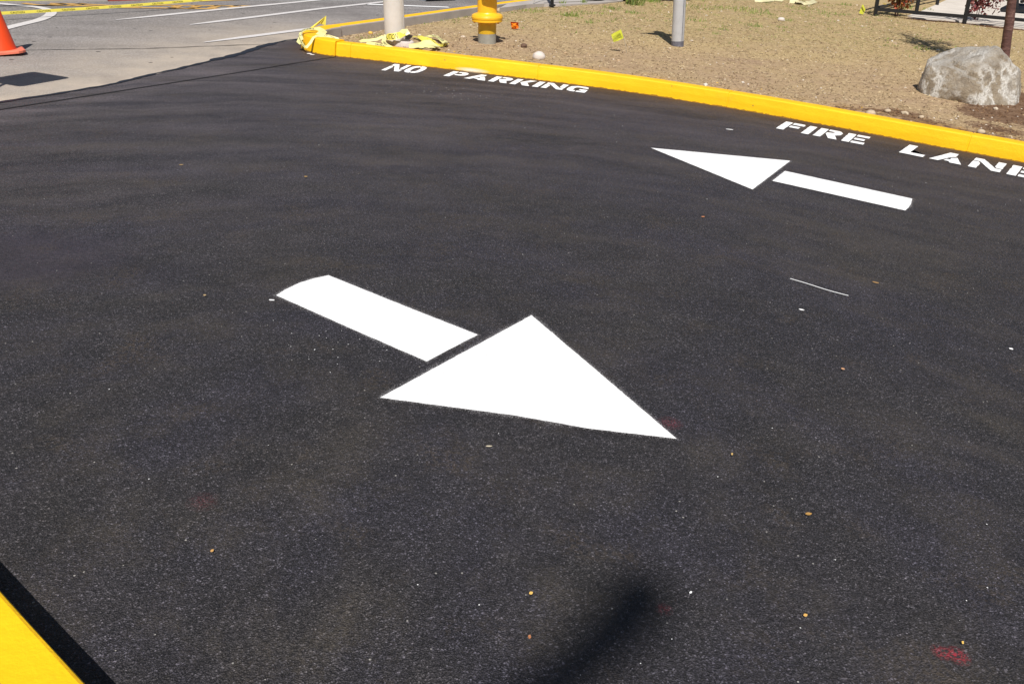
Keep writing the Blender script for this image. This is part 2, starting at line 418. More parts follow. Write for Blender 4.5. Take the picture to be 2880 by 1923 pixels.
def f_dust(x, y):
    de = segdist(x, y, newedge)
    side = sstep(-.05, .12, segdist(x, y, newedge)-0)
    strip = .75*(1-sstep(.25, .55, de))*sstep(8.9, 7.6, y)
    far = .40*sstep(3.0, 8.0, y)
    left = .20*sstep(0.5, -3.0, x)*sstep(2.5, 4.5, y)
    return min(1, strip+far+left+.06)
polysheet('parking_lot', lotp, 0.0, M['asphalt'], .14, (-4.6, 5.0, .9, 10.2), attrf={
    'smooth': f_smooth, 'dust': f_dust,
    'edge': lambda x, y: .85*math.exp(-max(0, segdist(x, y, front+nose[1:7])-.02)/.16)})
# tar line at the edge of the new mat, thin saw seam, older crack
ml = MB(); pp = resample([(p[0], p[1], .004) for p in newedge[1:-2]], .06)
ml.ribbon([p+Vector((random.uniform(-.008, .008), random.uniform(-.008, .008), 0)) for p in pp], [.045*(.6+.6*random.random())*(1.8 if p.y > 8.4 and p.y < 9.6 else 1) for p in pp])
tag(ml.build('tar_joint', M['seam']), kind='structure')
ml = MB(); pp = resample([(p.x, p.y, .005) for p in seamline], .15)
ml.ribbon([p+Vector((random.uniform(-.003, .003),)*2+(0,)) for p in pp], .017)
tag(ml.build('saw_seam', M['crack']), kind='structure')
ml = MB(); pp = resample([G(60, 141.5, -.006), G(160, 140, -.006), G(400, 137, -.006), G(600, 130, -.006), G(840, 121, -.006)], .12)
ml.ribbon([p+Vector((random.uniform(-.01, .01), random.uniform(-.01, .01), 0)) for p in pp], [.014*random.uniform(.6, 1.5) for p in pp])
tag(ml.build('street_crack', M['crack']), kind='structure')

# ------------------------------------------------------------------ lawn
lawn_poly = [(p[0]+.11, p[1]+.13) for p in front] + [(-2.1, 9.25), (-2.3, 9.45), (-2.34, 9.7), (-2.30, 9.95), (-2.2, 10.2)] + [(p[0]+.10, p[1]-.04) for p in streetk[1:]] + [(60, 48), (60, -1.6)]
fk = [(-2.5, 9.6)] + streetk
def lawn_z(x, y):
    d = segdist(x, y, fk); df = segdist(x, y, front)
    z = .118 - .088*math.exp(-(d/.42)**2)*sstep(.15, .6, df)
    z += .012*noise.noise(Vector((x*1.7, y*1.7, 3)))+.006*noise.noise(Vector((x*6, y*6, 1)))*(1 if y < 20 else 0)
    bl = math.hypot((x-4.55)/1.0, (y-9.0)/.8)
    z += .03*math.exp(-bl**2)
    if df < .3: z -= .008
    return z
def f_green(x, y):
    a = sstep(10.6, 13.5, y+.15*x-.4*max(0, x-3))*.95
    return min(1, a*.5*(1-.4*sstep(5, 8, x)))
def f_mulch(x, y):
    # bark bed in the right-hand corner and along the slab
    c = G(2900, 300, .13); d = math.hypot((x-c.x-.25)/1.25, (y-c.y+.30)/1.25)+.25*noise.noise(Vector((x*2.2, y*2.2, 6)))
    a = 1-sstep(.65, 1.15, d)
    e = segdist(x, y, slab_low); b = 1-sstep(.10, .38, e)
    k = .55*(1-sstep(.0, .22, segdist(x, y, front)-.14))
    dk = 1.15*math.exp(-((segdist(x, y, front)-.30)/(.16+.44*sstep(2.6, 3.9, x)))**2)*sstep(2.0, 3.2, x)
    return max(a, b*.8, k*.45, dk*(.62+.5*noise.noise(Vector((x*2.6, y*2.6, 4)))))
slab_low = [tuple(G(*q, .13).xy) for q in ((2573, 53), (2680, 60), (2744, 67), (2782, 72), (2880, 83), (2990, 98))]
hyd0 = G(1370, 121, .12); pole0 = G(1112, 122, .12)
bare0 = G(2080, 172, .12)
def f_bare(x, y):
    a = 1.1*math.exp(-((x-bare0.x)**2/.30+(y-bare0.y)**2/.10))
    b = .7*math.exp(-((x-hyd0.x)**2+(y-hyd0.y+.1)**2)/.08)
    c = .45*(1-sstep(.14, .42, segdist(x, y, front)))
    d = .55*sstep(11.5, 9.2, y+.15*x)
    return max(a, b, c, d)
lawn = polysheet('lawn', lawn_poly, .1, M['lawn'], .16, (-2.4, 10.5, 6.3, 20), zfun=lawn_z, attrf={
    'green': f_green, 'mulch': f_mulch, 'bare': f_bare,
    'olive': lambda x, y: .62*sstep(9.3, 12.5, y+.1*x),
    'spray': lambda x, y: max(1-sstep(.16, .62, segdist(x, y, front[4:])), 0)*(.4+.6*sstep(-.3, .3, noise.noise(Vector((x*1.5, y*1.5, 8)))))})
island = [(-3.2, 2.76), (1.6, -.92), (1.6, -8), (-9, -8), (-9, 2)]
polysheet('planter_soil', island, .10, M['soil'])
def inlawn(x, y):
    inside = False; P = lawn_poly; j = len(P)-1
    for i in range(len(P)):
        if (P[i][1] > y) != (P[j][1] > y) and x < (P[j][0]-P[i][0])*(y-P[i][1])/(P[j][1]-P[i][1])+P[i][0]: inside = not inside
        j = i
    return inside
def pix(p):
    d = p-Vector((0, 0, CH)); c, s = math.cos(TH), math.sin(TH)
    dep = d.y*c-d.z*s; up = d.y*s+d.z*c
    if dep < .1: return (-1e4, -1e4)
    x, y = d.x/dep, up/dep
    c, s = math.cos(RO), math.sin(RO); x, y = x*c-y*s, x*s+y*c
    return (PW/2+F*x, PH/2-F*y)

# straw, chips and gravel lying on the lawn ------------------------------------------------------
slabp = [G(*q, .125) for q in ((2551, 48), (2573, 53), (2680, 60), (2744, 67), (2782, 72), (2880, 83), (2990, 98), (3150, 60), (3150, -60), (2800, -60), (2668, 0), (2593, 33))]
walkp = [G(*q, .125) for q in ((1405, 26), (1440, 22), (1480, 16.5), (1531, 14), (1575, 16), (1625, 14.5), (1693, 11), (1735, 7), (1752, 4), (1740, -40), (1530, -40))]
def inpoly(x, y, P):
    ins = False; j = len(P)-1
    for i in range(len(P)):
        if (P[i].y > y) != (P[j].y > y) and x < (P[j].x-P[i].x)*(y-P[i].y)/(P[j].y-P[i].y)+P[i].x: ins = not ins
        j = i
    return ins
def scatter(n, ymax=19):
    out = []
    while len(out) < n:
        x = random.uniform(-2.4, 10.5); y = 6.3+(ymax-6.3)*random.random()**1.15
        if not inlawn(x, y) or segdist(x, y, front) < .20 or inpoly(x, y, slabp) or inpoly(x, y, walkp): continue
        u, v = pix(Vector((x, y, .13)))
        if u < 600 or u > 3050 or v < -60: continue
        out.append((x, y))
    return out
V = []; Fc = []; C = []
for x, y in scatter(60000):
    a = random.uniform(0, math.pi); L = random.uniform(.006, .022); wd = random.uniform(.0022, .0045)
    z = lawn_z(x, y)+.004; tl = random.uniform(-.35, .35)
    d = Vector((math.cos(a), math.sin(a), tl)).normalized()*L; s_ = Vector((-math.sin(a), math.cos(a), random.uniform(-.4, .4)))*wd
    p = Vector((x, y, z+abs(d.z)*.5)); b = len(V); V += [p-d-s_, p+d-s_*.6, p+d+s_*.6, p-d+s_]; Fc.append((b, b+1, b+2, b+3))
    k = random.random(); m = f_mulch(x, y); g = f_green(x, y)
    if m > .5: c = (.13, .06, .03) if k < .6 else (.30, .18, .09)
    elif k < g*.30: c = (.15, .19, .045) if k < .12 else (.27, .27, .09)
    elif k < .55: c = (.46, .34, .19)
    elif k < .74: c = (.66, .53, .32)
    elif k < .9: c = (.17, .11, .06)
    else: c = (.08, .05, .03)
    C += [c]*4
tag(mk('straw_litter', V, Fc, M['straw'], attrs={'col': C}), kind='stuff', label='dry straw and grass clippings strewn over the lawn')
ico = bmesh.new(); bmesh.ops.create_icosphere(ico, subdivisions=1, radius=1)
IV = [v.co.copy() for v in ico.verts]; IF = [tuple(v.index for v in f.verts) for f in ico.faces]; ico.free()
gm = MB()
for x, y in scatter(1700):
    k = random.random(); r = random.uniform(.004, .011) if k < .93 else random.uniform(.012, .026)
    if segdist(x, y, front) < .5 and random.random() < .4: r *= 1.4
    c = random.choice([(.52, .42, .30), (.62, .53, .42), (.40, .31, .22), (.66, .60, .52), (.5, .36, .22)])
    if segdist(x, y, front) < .55 and random.random() < .25: c = (.72, .45, .08)
    q = Vector((random.uniform(.7, 1.3), random.uniform(.7, 1.3), random.uniform(.5, .85)))*r
    ph = random.uniform(0, 6)
    gm.add([Vector((x, y, lawn_z(x, y)+r*.2))+Matrix.Rotation(ph, 3, 'Z') @ Vector((v.x*q.x*(1+.25*random.uniform(-1, 1)), v.y*q.y, v.z*q.z)) for v in IV], IF, c)
tag(gm.build('gravel', M['straw'], col=True), kind='stuff', label='small tan pebbles scattered over the lawn')
# green grass tufts
tm = MB()
def tuft(x, y, n, h, spread, cols):
    for _ in range(n):
        a = random.uniform(0, 6.28); r = spread*math.sqrt(random.random()); px, py = x+r*math.cos(a), y+r*math.sin(a)
        hh = h*random.uniform(.5, 1.1); le = Vector((random.uniform(-.5, .5), random.uniform(-.5, .5), 0))*hh
        z = lawn_z(px, py)-.005; wv = Vector((random.uniform(-1, 1), random.uniform(-.4, .4), 0)).normalized()*random.uniform(.003, .006)
        tm.add([(px-wv.x, py-wv.y, z), (px+wv.x, py+wv.y, z), (px+le.x*.4+wv.x*.7, py+le.y*.4+wv.y, z+hh*.6), (px+le.x, py+le.y, z+hh)], [(0, 1, 2), (0, 2, 3)], random.choice(cols))
GC = [(.12, .20, .03), (.20, .28, .05), (.28, .33, .08), (.33, .32, .12), (.16, .22, .06)]
for u, v, n, h, s_ in [(1602, 45, 90, .07, .14), (1500, 32, 70, .05, .2), (1660, 66, 30, .05, .08), (1780, 38, 60, .05, .12), (1785, 14, 160, .30, .16), (1720, 25, 60, .06, .15), (1838, 8, 60, .10, .12), (2120, 75, 45, .05, .15), (2200, 78, 30, .04, .1), (2090, 30, 160, .06, .45), (2210, 58, 35, .05, .12), (2380, 15, 40, .07, .12), (1975, 22, 120, .05, .4), (1960, 60, 40, .05, .15), (2030, 85, 25, .04, .1), (2540, 25, 50, .10, .16), (2610, 32, 40, .08, .14), (2850, 215, 40, .05, .06), (2590, 140, 30, .05, .1), (2140, 40, 60, .05, .25), (1640, 12, 20, .12, .05), (1580, 14, 20, .10, .05), (1640, 38, 50, .05, .2), (1700, 42, 30, .04, .12), (2320, 40, 60, .05, .35), (1035, 106, 30, .04, .15), (1100, 100, 30, .04, .2), (1290, 45, 40, .04, .3), (2255, 25, 60, .06, .3)]:
    g0 = G(u, v, .12); tuft(g0.x, g0.y, n, h, s_, GC)
for x, y in scatter(900):
    if random.random() < f_green(x, y)*.8: tuft(x, y, 8, .035, .06, GC)
tag(tm.build('green_grass', M['leafcol'], col=True), kind='stuff', label='tufts of green grass coming up through the dry lawn')

# ------------------------------------------------------------------ kerbs
KH = .136
def kerb(name, path, label, width=.165, grooves=(), back='kerb', h=KH, out=0.0, cat='kerb', batter=.02, start_cap=True):
    pts = [Vector((p[0], p[1], 0)) for p in path]
    pp = smoothpath(pts, 3) if len(pts) > 2 else pts
    pp = resample(pp, .06)
    prof = [(-out, -.03), (batter*.5-out, h*.5), (batter-out, h-.011), (batter+.004-out, h-.004), (batter+.011-out, h), (batter+.05, h+.001), (width-.02, h), (width-.006, h-.004), (width, h-.016), (width, -.04)]
    st = []
    for i, p in enumerate(pp):
        d = (pp[min(i+1, len(pp)-1)]-pp[max(i-1, 0)]).normalized(); st.append((p, Vector((d.y, -d.x, 0)), 0.0))
    for gx in grooves:
        j = min(range(len(st)), key=lambda k: abs(st[k][0].x-gx)); p, nn, _ = st[j]
        d = Vector((-nn.y, nn.x, 0))
        st[j:j+1] = [(p-d*.006, nn, 0.0), (p-d*.003, nn, .006), (p+d*.003, nn, .006), (p+d*.006, nn, 0.0)]
    vs = []; fs = []; mi = []; k = len(prof)
    for p, nn, ins in st:
        jt = Vector((noise.noise(p*2.3), noise.noise(p*2.3+Vector((9, 0, 0))), 0))*.004
        for i, (o_, z) in enumerate(prof):
            vs.append(p+jt+nn*(o_+ins)+Vector((0, 0, z-(ins if z > .1 else 0)+.0015*noise.noise(p*5+Vector((i, 0, 0))))))
    for i in range(len(st)-1):
        for j in range(k-1):
            fs.append((i*k+j, (i+1)*k+j, (i+1)*k+j+1, i*k+j+1)); mi.append(1 if (back == 'concrete' and j >= k-3) else 0)
    fs += [tuple(range(k)), tuple(range((len(st)-1)*k, len(st)*k))[::-1]]; mi += [0, 0]
    o = mk(name, vs, fs, [M['kerb'], M['concrete']], None, False, mi=mi)
    bm = bmesh.new(); bm.from_mesh(o.data); bmesh.ops.recalc_face_normals(bm, faces=bm.faces[:]); bm.to_mesh(o.data); bm.free()
    for f_ in list(o.data.polygons)[-2:]: f_.use_smooth = False
    return tag(o, label, cat)
def rev(p): return p[::-1]
# inside of the bend is on the right-hand side when walking from the lawn's right end to the nose
def flipped(path): return path
kerb('yellow_kerb', front, 'long yellow painted kerb running beside the stencilled fire lane lettering', grooves=(1.82, -1.88, .02, 3.55))
kerb('kerb_nose', nose, 'short yellow painted kerb nose rounding the corner under wrapped caution tape', out=.026, h=KH+.016, back='concrete')
kerb('street_kerb', streetk, 'grey concrete street kerb with thin yellow painted top behind the pale post', back='concrete', h=.155, width=.15)
kl = Vector((.795, -.607, 0)); k0 = Vector((-1.06, 1.35, 0))-Vector((.607, .795, 0))*(-.030)
kerb('near_kerb', [(k0-kl*3)[:2], k0[:2], (k0+kl*1)[:2], (k0+kl*4.5)[:2]], 'yellow painted kerb filling the lower left corner of the photo', h=.15, width=.20)

# ------------------------------------------------------------------ arrows
def jag(poly, amp=.0014, step=.022, rnd=.0):
    out = []
    for a, b in zip(poly, poly[1:]+poly[:1]):
        a = Vector(a); b = Vector(b); n = max(1, int((b-a).length/step))
        for k in range(n):
            p = a.lerp(b, k/n); e = 0 if k == 0 else amp
            out.append(p+Vector((random.uniform(-e, e), random.uniform(-e, e), 0)))
    return out
def sheet(name, poly, z, mat, parent=None, amp=.0014, step=.022):
    pl = jag([(p[0], p[1], z) for p in poly], amp, step)
    bm = bmesh.new(); f = bm.faces.new([bm.verts.new(p) for p in pl]); 
    if f.normal.z < 0: f.normal_flip()
    bm.normal_update(); bmesh.ops.triangulate(bm, faces=[f]); bmesh.ops.recalc_face_normals(bm, faces=bm.faces[:])
    me = bpy.data.meshes.new(name); bm.to_mesh(me); bm.free()
    if sum(p.normal.z for p in me.polygons) < 0: me.flip_normals()
    me.materials.append(mat); o = bpy.data.objects.new(name, me); COL.objects.link(o)
    if parent: o.parent = parent
    return o
def px_sheet(name, pts, z, mat, parent=None, amp=.0014, step=.022): return sheet(name, [G(u, v, z) for u, v in pts], z, mat, parent, amp, step)
ov = NT('overspray_dust'); oa = ov.attr('spray'); og_ = ov.noise(330, 2, .8)
mx = ov.n('ShaderNodeMixShader'); tr_ = ov.n('ShaderNodeBsdfTransparent')
ov.fin((.40, .39, .40), .9)
ov.l(ov.math('GREATER_THAN', ov.math('ADD', og_, ov.math('MULTIPLY', oa, .17)), .70), mx.inputs[0]); ov.l(tr_.outputs[0], mx.inputs[1]); ov.l(ov.b.outputs[0], mx.inputs[2])
ov.l(mx.outputs[0], ov.t.nodes['Material Output'].inputs[0]); M['over'] = ov.m
def overspray(pts, parent, wd=.022):
    P = resample([G(u, v, .0052) for u, v in pts]+[G(*pts[0], .0052)], .05)[:-1]; c = sum(P, Vector())/len(P); n_ = len(P); vs = []; at_ = []
    for i, p in enumerate(P):
        d = (P[(i+1) % n_]-P[i-1]).normalized(); o_ = Vector((d.y, -d.x, 0))
        if o_.dot(p-c) < 0: o_ = -o_
        vs += [p-o_*.001, p+o_*wd*random.uniform(.7, 1.5)]; at_ += [1, 0]
    mk('overspray', vs, [(2*i, 2*i+1, (2*i+3) % (2*n_), (2*i+2) % (2*n_)) for i in range(n_)], M['over'], parent, attrs={'spray': at_})
a1 = empty('painted_arrow', (0, 0, 0), 'large white arrow in the middle of the lot pointing to the lower right', 'arrow marking', 'white direction arrows painted on the lot')
px_sheet('shaft', [(776, 830), (802, 814), (845, 794), (885, 782), (924, 774), (1130, 857), (1344, 941), (1268, 980), (1200, 1016), (990, 925)], .004, M['white'], a1)
overspray([(776, 830), (802, 814), (845, 794), (885, 782), (924, 774), (1130, 857), (1344, 941), (1268, 980), (1200, 1016), (990, 925)], a1)
px_sheet('head', [(1495, 886), (1700, 1060), (1904, 1233.5), (1660, 1205), (1450, 1168), (1068.5, 1117.5)], .004, M['white'], a1)
overspray([(1495, 886), (1700, 1060), (1904, 1233.5), (1660, 1205), (1450, 1168), (1068.5, 1117.5)], a1)
a2 = empty('painted_arrow', (0, 0, 0), 'smaller-looking far white arrow near the kerb lettering pointing to the upper left', 'arrow marking', 'white direction arrows painted on the lot')
px_sheet('shaft', [(2208, 481), (2566, 559), (2562, 574), (2556, 583), (2546, 592), (2172.6, 508.7)], .004, M['white'], a2)
overspray([(2208, 481), (2566, 559), (2562, 574), (2556, 583), (2546, 592), (2172.6, 508.7)], a2)
px_sheet('head', [(1830.7, 416), (2222.6, 452.5), (2116.7, 532.9)], .004, M['white'], a2)
overspray([(1830.7, 416), (2222.6, 452.5), (2116.7, 532.9)], a2)
# ------------------------------------------------------------------ stencilled lettering
def B(x0, y0, x1, y1): return [(x0, y0), (x1, y0), (x1, y1), (x0, y1)]
GL = {   # unit height glyphs with stencil bridges: (width, polygons)
 'F': (.85, [B(0, 0, .30, 1), [(.36, .76), (.85, .76), (.85, .93), (.80, 1), (.36, 1)], B(.36, .40, .76, .62)]),
 'I': (.30, [B(0, 0, .30, 1)]),
 'R': (.95, [B(0, 0, .30, 1), [(.36, .80), (.58, .80), (.64, .74), (.58, .66), (.36, .62), (.36, .46), (.62, 0), (.95, 0), (.74, .42), (.92, .56), (.94, .80), (.82, .96), (.70, 1), (.36, 1)]]),
 'E': (.85, [B(0, 0, .30, 1), B(.36, .78, .85, 1), B(.36, .40, .76, .60), B(.36, 0, .85, .22)]),
 'L': (.85, [[(0, 0), (.85, 0), (.85, .24), (.32, .24), (.32, 1), (0, 1)]]),
 'A': (1.10, [[(0, 0), (.30, 0), (.62, .60), (.72, .66), (.72, 1), (.42, 1)], [(.46, .12), (.64, .12), (.70, 0), (1.10, 0), (.80, .60), (.62, .48), (.64, .30), (.52, .30)]]),
 'N': (1.05, [[(0, 0), (.28, 0), (.28, .50), (.20, .66), (0, .66)], [(0, .72), (.22, .72), (.76, .02), (1.05, .02), (1.05, .30), (.84, .30), (.30, 1), (0, 1)], [(.78, .50), (.86, .36), (1.05, .36), (1.05, 1), (.78, 1)]]),
 'O': (.98, [[(.46, 0), (.46, .22), (.34, .26), (.30, .40), (.30, .62), (.36, .75), (.46, .78), (.46, 1), (.22, .97), (.04, .82), (0, .60), (0, .35), (.06, .14), (.24, .02)], [(.52, 0), (.76, .03), (.93, .16), (.98, .38), (.98, .64), (.92, .85), (.74, .98), (.52, 1), (.52, .78), (.63, .75), (.68, .62), (.68, .38), (.63, .25), (.52, .22)]]),
 'P': (.92, [B(0, 0, .30, 1), [(.36, .34), (.70, .34), (.88, .46), (.92, .66), (.88, .86), (.72, 1), (.36, 1), (.36, .80), (.56, .80), (.62, .72), (.62, .62), (.54, .55), (.36, .55)]]),
 'K': (1.0, [B(0, 0, .30, 1), [(.36, .50), (.66, 1), (1.0, 1), (.68, .54), (1.0, 0), (.64, 0), (.40, .40)]]),
 'G': (1.0, [[(.46, 0), (.46, .22), (.34, .26), (.30, .40), (.30, .62), (.36, .75), (.50, .78), (.66, .76), (.66, .70), (.94, .70), (.90, .90), (.74, 1), (.30, 1), (.06, .84), (0, .60), (0, .35), (.06, .14), (.24, .02)], [(.52, 0), (.98, 0), (.98, .52), (.58, .52), (.58, .34), (.70, .34), (.70, .22), (.52, .22)]]),
}
def word(text, o0, o1, up, label, track=.16, trail=0):
    """letters from ground point o0 (left foot) to o1 (right foot), up = vector of the letter height"""
    root = empty('stencilled_lettering', (0, 0, 0), label, 'lettering', 'white stencilled words along the kerb')
    tot = sum(GL[c][0] for c in text)+track*(len(text)-1); ax = (Vector(o1)-Vector(o0))/tot; x = 0
    for c in text:
        wd, polys = GL[c]; mb_v = []
        bm = bmesh.new()
        for pl in polys:
            q = jag([(*(Vector(o0)+ax*(x+px_)+Vector(up)*py_)[:2], .0042) for px_, py_ in pl], .0022, .03)
            try:
                f = bm.faces.new([bm.verts.new(p) for p in q])
            except ValueError: continue
        bmesh.ops.triangulate(bm, faces=bm.faces[:]); bmesh.ops.recalc_face_normals(bm, faces=bm.faces[:])
        for f in bm.faces:
            if f.normal.z < 0: f.normal_flip()
        me = bpy.data.meshes.new('letter'); bm.to_mesh(me); bm.free(); me.materials.append(M['white'])
        o = bpy.data.objects.new('letter', me); COL.objects.link(o); o.parent = root
        x += wd+track
    return root
dz = lambda a, b: (G(*a)-G(*b))
word('NO', G(1071.5, 199), G(1174, 208.5), dz((1110, 181.5), (1071.5, 199)), 'white stencilled word NO on the asphalt nearest the kerb nose')
word('PARKING', G(1246.5, 214.6), G(1645, 263), dz((1276, 202), (1246.5, 214.6)), 'white stencilled word PARKING along the far stretch of kerb', .13)
word('FIRE', G(2181.9, 362.4), G(2427, 408.7), dz((2211, 343.5), (2181.9, 362.4)), 'white stencilled word FIRE beside the kerb above the far arrow', .17)
word('LANE', G(2527.5, 430), G(2905, 506), dz((2558, 408.7), (2527.5, 430)), 'white stencilled word LANE running off the right edge of the photo', .22)

# ------------------------------------------------------------------ street markings
def line(pts, wd, mat, name, label, cat='road line', z=-.004, taper=False, group=None):
    ps = [G(u, v, z) for u, v in pts]; ps = resample(ps, .25)
    m_ = MB(); m_.ribbon(ps, [wd*(.25 if (taper and i == 0) else .7 if (taper and i == 1) else 1)*random.uniform(.94, 1.06) for i in range(len(ps))])
    return tag(m_.build(name, mat), label, cat, group)
LG = 'white lines on the old street'
line([(326, 56.5), (460, 43), (632, 25.5), (820, 8), (960, -6)], .10, M['whiteold'], 'street_line', 'farthest long white street line with its tip near the caution tape', taper=True, group=LG)
line([(534, 70), (700, 50), (900, 25), (1022, 12), (1120, 1), (1200, -8)], .10, M['whiteold'], 'street_line', 'middle long white street line passing behind the pale post', taper=True, group=LG)
line([(574, 119.5), (700, 103), (849, 84), (935, 74)], .11, M['whiteold'], 'street_line', 'nearest white street line ending behind the taped kerb nose', taper=True, group=LG)
line([(1030, 12.5), (1078, 14), (1180, 18), (1262, 21)], .10, M['white'], 'street_line', 'short white cross line joining the street kerb right of the pale post', group=LG)
loop = smoothpath([G(u, v, -.004) for u, v in ((-60, 7), (0, 10), (41, 15), (75, 17.5), (102, 19.5), (133, 26), (147, 35), (139, 44), (120, 53), (102, 59), (41, 73), (8, 82), (-60, 97))], 2)
lm_ = MB(); lm_.ribbon(loop, .115); tag(lm_.build('curved_line', M['whiteold']), 'white curved island outline with round end at the far left', 'road line')
hatch = empty('hatch_marking', (0, 0, 0), 'faded orange zigzag hatching painted across the far street', 'road marking')
def hl(pts, wd):
    m_ = MB(); m_.ribbon(resample([G(u, v, -.0045) for u, v in pts], .3), wd); m_.build('stripe', M['orangeold'], hatch)
hl([(66, 9.5), (110, 15), (240, 17), (345, 22), (470, 23), (600, 25.5), (640, 26)], .09)
hl([(140, 10), (230, 12), (320, 16.5), (400, 21)], .09)
hl([(380, 14), (480, 15.5), (600, 16.5), (720, 18)], .09)
for u in (180, 240): hl([(u-45, 15.5), (u, 10.5)], .10)
for u in (505, 560, 615, 670): hl([(u-25, 24.5), (u, 16.5)], .10)
hl([(560, 4), (640, 1), (720, -3)], .07)

# ------------------------------------------------------------------ lean of upright things against the lot's own slope
def lean(o, ux, uy=0.0): o.rotation_euler = (-uy, ux, 0)

# hydrant -------------------------------------------------------------
h = empty('fire_hydrant', (hyd0.x, hyd0.y, lawn_z(hyd0.x, hyd0.y)-.01), 'yellow fire hydrant with grey base standing behind the yellow kerb', 'hydrant'); lean(h, -.05)
b = MB(); b.lathe([(.098, -.1), (.100, 0), (.100, .112)], n=48); b.build('base_pipe', simple('grey_hydrant_base', (.30, .29, .25), .6, .2, 9, .001), h, True)
b = MB(); b.lathe([(.1005, .1121), (.1015, .13), (.101, .20), (.102, .236)], n=48); b.build('lower_barrel', simple('dull_yellow_paint', (.66, .40, .02), .42, .12, 9), h, True)
b = MB(); b.lathe([(.10, .236), (.166, .237), (.168, .242), (.168, .262), (.166, .264), (.172, .268), (.174, .285), (.166, .306), (.140, .318), (.112, .322), (.105, .335)], n=56); b.build('flange', M['hyd'], h, False)
for k in range(8):
    a = 2*math.pi*k/8+.25; b = MB(); b.lathe([(.012, .222), (.012, .2365)], (.143*math.cos(a), .143*math.sin(a), 0), 6); b.build('bolt', simple('bolt_paint', (.75, .36, .02), .5, .2) if k == 0 else bpy.data.materials['bolt_paint'], h)
b = MB(); b.lathe([(.105, .323), (.106, .34), (.107, .46), (.107, .487), (.122, .490), (.122, .512), (.108, .514), (.107, .54), (.107, .66), (.112, .67)], n=48,
                  lob=lambda a, z: 1+(.022*max(0, math.cos(4*a+.6))**6 if .33 < z < .48 else 0)); b.build('barrel', M['hyd'], h, True)
b = MB(); b.lathe([(.112, .6702), (.130, .672), (.130, .70), (.112, .702), (.110, .75), (.095, .79), (.06, .82), (.03, .83), (.03, .87), (.004, .872)], n=40); b.build('bonnet', M['hyd'], h, True)
for ang, r in ((R(5), .05), (R(185), .05), (R(-80), .07)):
    b = MB(); Mx = Matrix.Rotation(ang, 3, 'Z') @ Matrix.Rotation(R(90), 3, 'Y')
    b.lathe([(r, .09), (r, .15), (r*1.25, .152), (r*1.25, .185), (r*.6, .187), (r*.35, .19), (r*.35, .22)], (0, 0, .585), 20, Mx); b.build('nozzle_cap', M['hyd'], h, True)

# pale pole --------------------------------------------------------------
p0 = Vector((pole0.x, pole0.y, lawn_z(pole0.x, pole0.y)))
pt = NT('pale_pole_paint'); nz = pt.noise(7, 5); c_ = pt.mix(pt.ramp(nz, [(.3, 0.0), (.7, 1.0)]), (.64, .585, .53), (.74, .69, .635))
vv = pt.n('ShaderNodeTexVoronoi'); vv.inputs['Scale'].default_value = 15; mp = pt.n('ShaderNodeMapping'); mp.inputs['Scale'].default_value = (1, 1, .45); pt.l(pt.tc.outputs['Object'], mp.inputs[0]); pt.l(mp.outputs[0], vv.inputs[0])
sp = pt.math('MULTIPLY', pt.math('LESS_THAN', vv.outputs['Distance'], pt.math('MULTIPLY', pt.noise(60, 2), .34)), pt.math('GREATER_THAN', pt.sep(vv.outputs['Color'], 0), .72))
c_ = pt.mix(pt.math('MULTIPLY', sp, .85), c_, (.07, .065, .07)); M['polep'] = pt.fin(c_, .55, None, .4)
po = empty('bollard', p0, 'thick pale steel post with dark chips and tape round its foot', 'bollard'); lean(po, -.055)
b = MB(); b.lathe([(.109, -.1), (.108, .0), (.106, .5), (.1045, .80), (.098, .825), (.056, .845), (.01, .85)], n=40); b.build('shaft', M['polep'], po, True)
b = MB(); b.tube([(.106, -.03, -.02), (.104, -.03, .4), (.102, -.03, .78)], .006, 8); b.build('conduit', simple('conduit_grey', (.45, .42, .40), .5), po, True)
# footing
ft = MB(); prof = [(.02, -.06), (.175, -.05), (.18, .0), (.17, .028), (.15, .034), (.125, .03), (.10, .0)]
ft.lathe(prof, (0, 0, 0), 28, lob=lambda a, z: 1+.12*noise.noise(Vector((math.cos(a)*1.5, math.sin(a)*1.5, z*8))))
fp = G(1134, 136, .10); fo = ft.build('pole_footing', mat_concrete('pale_footing', (.62, .55, .52), 3), None, True); fo.location = (fp.x, fp.y+.05, .112); fo.scale = (.66, .45, 1.7)
tag(fo, 'broken pale concrete collar lying in front of the pale post', 'concrete footing')

# galvanised sign post ---------------------------------------------------
g0 = G(1905, 130, .12); gp = empty('sign_post', (g0.x, g0.y, lawn_z(g0.x, g0.y)), 'slim round galvanised post standing alone in the dry lawn', 'post'); lean(gp, -.10)
b = MB(); b.lathe([(.0745, .062), (.0735, 1.0), (.0725, 1.6)], n=32); b.build('tube', M['galv'], gp, True)
b = MB(); b.lathe([(.0755, -.1), (.0755, .0618)], n=32); b.build('base_band', M['dgrey'], gp, True)
b = MB(); b.box((.042, -.066, .82), (.006, .006, 1.5)); b.build('seam', M['dgrey'], gp)
b = MB(); pl = [(-.31, 1.33), (-.10, 1.22), (.10, 1.22), (.16, 1.33), (.16, 1.50), (-.05, 1.56)]
b.add([(x, -.085, z) for x, z in pl]+[(x, -.08, z) for x, z in pl], [tuple(range(6)), tuple(range(11, 5, -1))]+[(i, i+6, (i+1) % 6+6, (i+1) % 6) for i in range(6)])
b.build('sign_plate', M['galv'], gp)

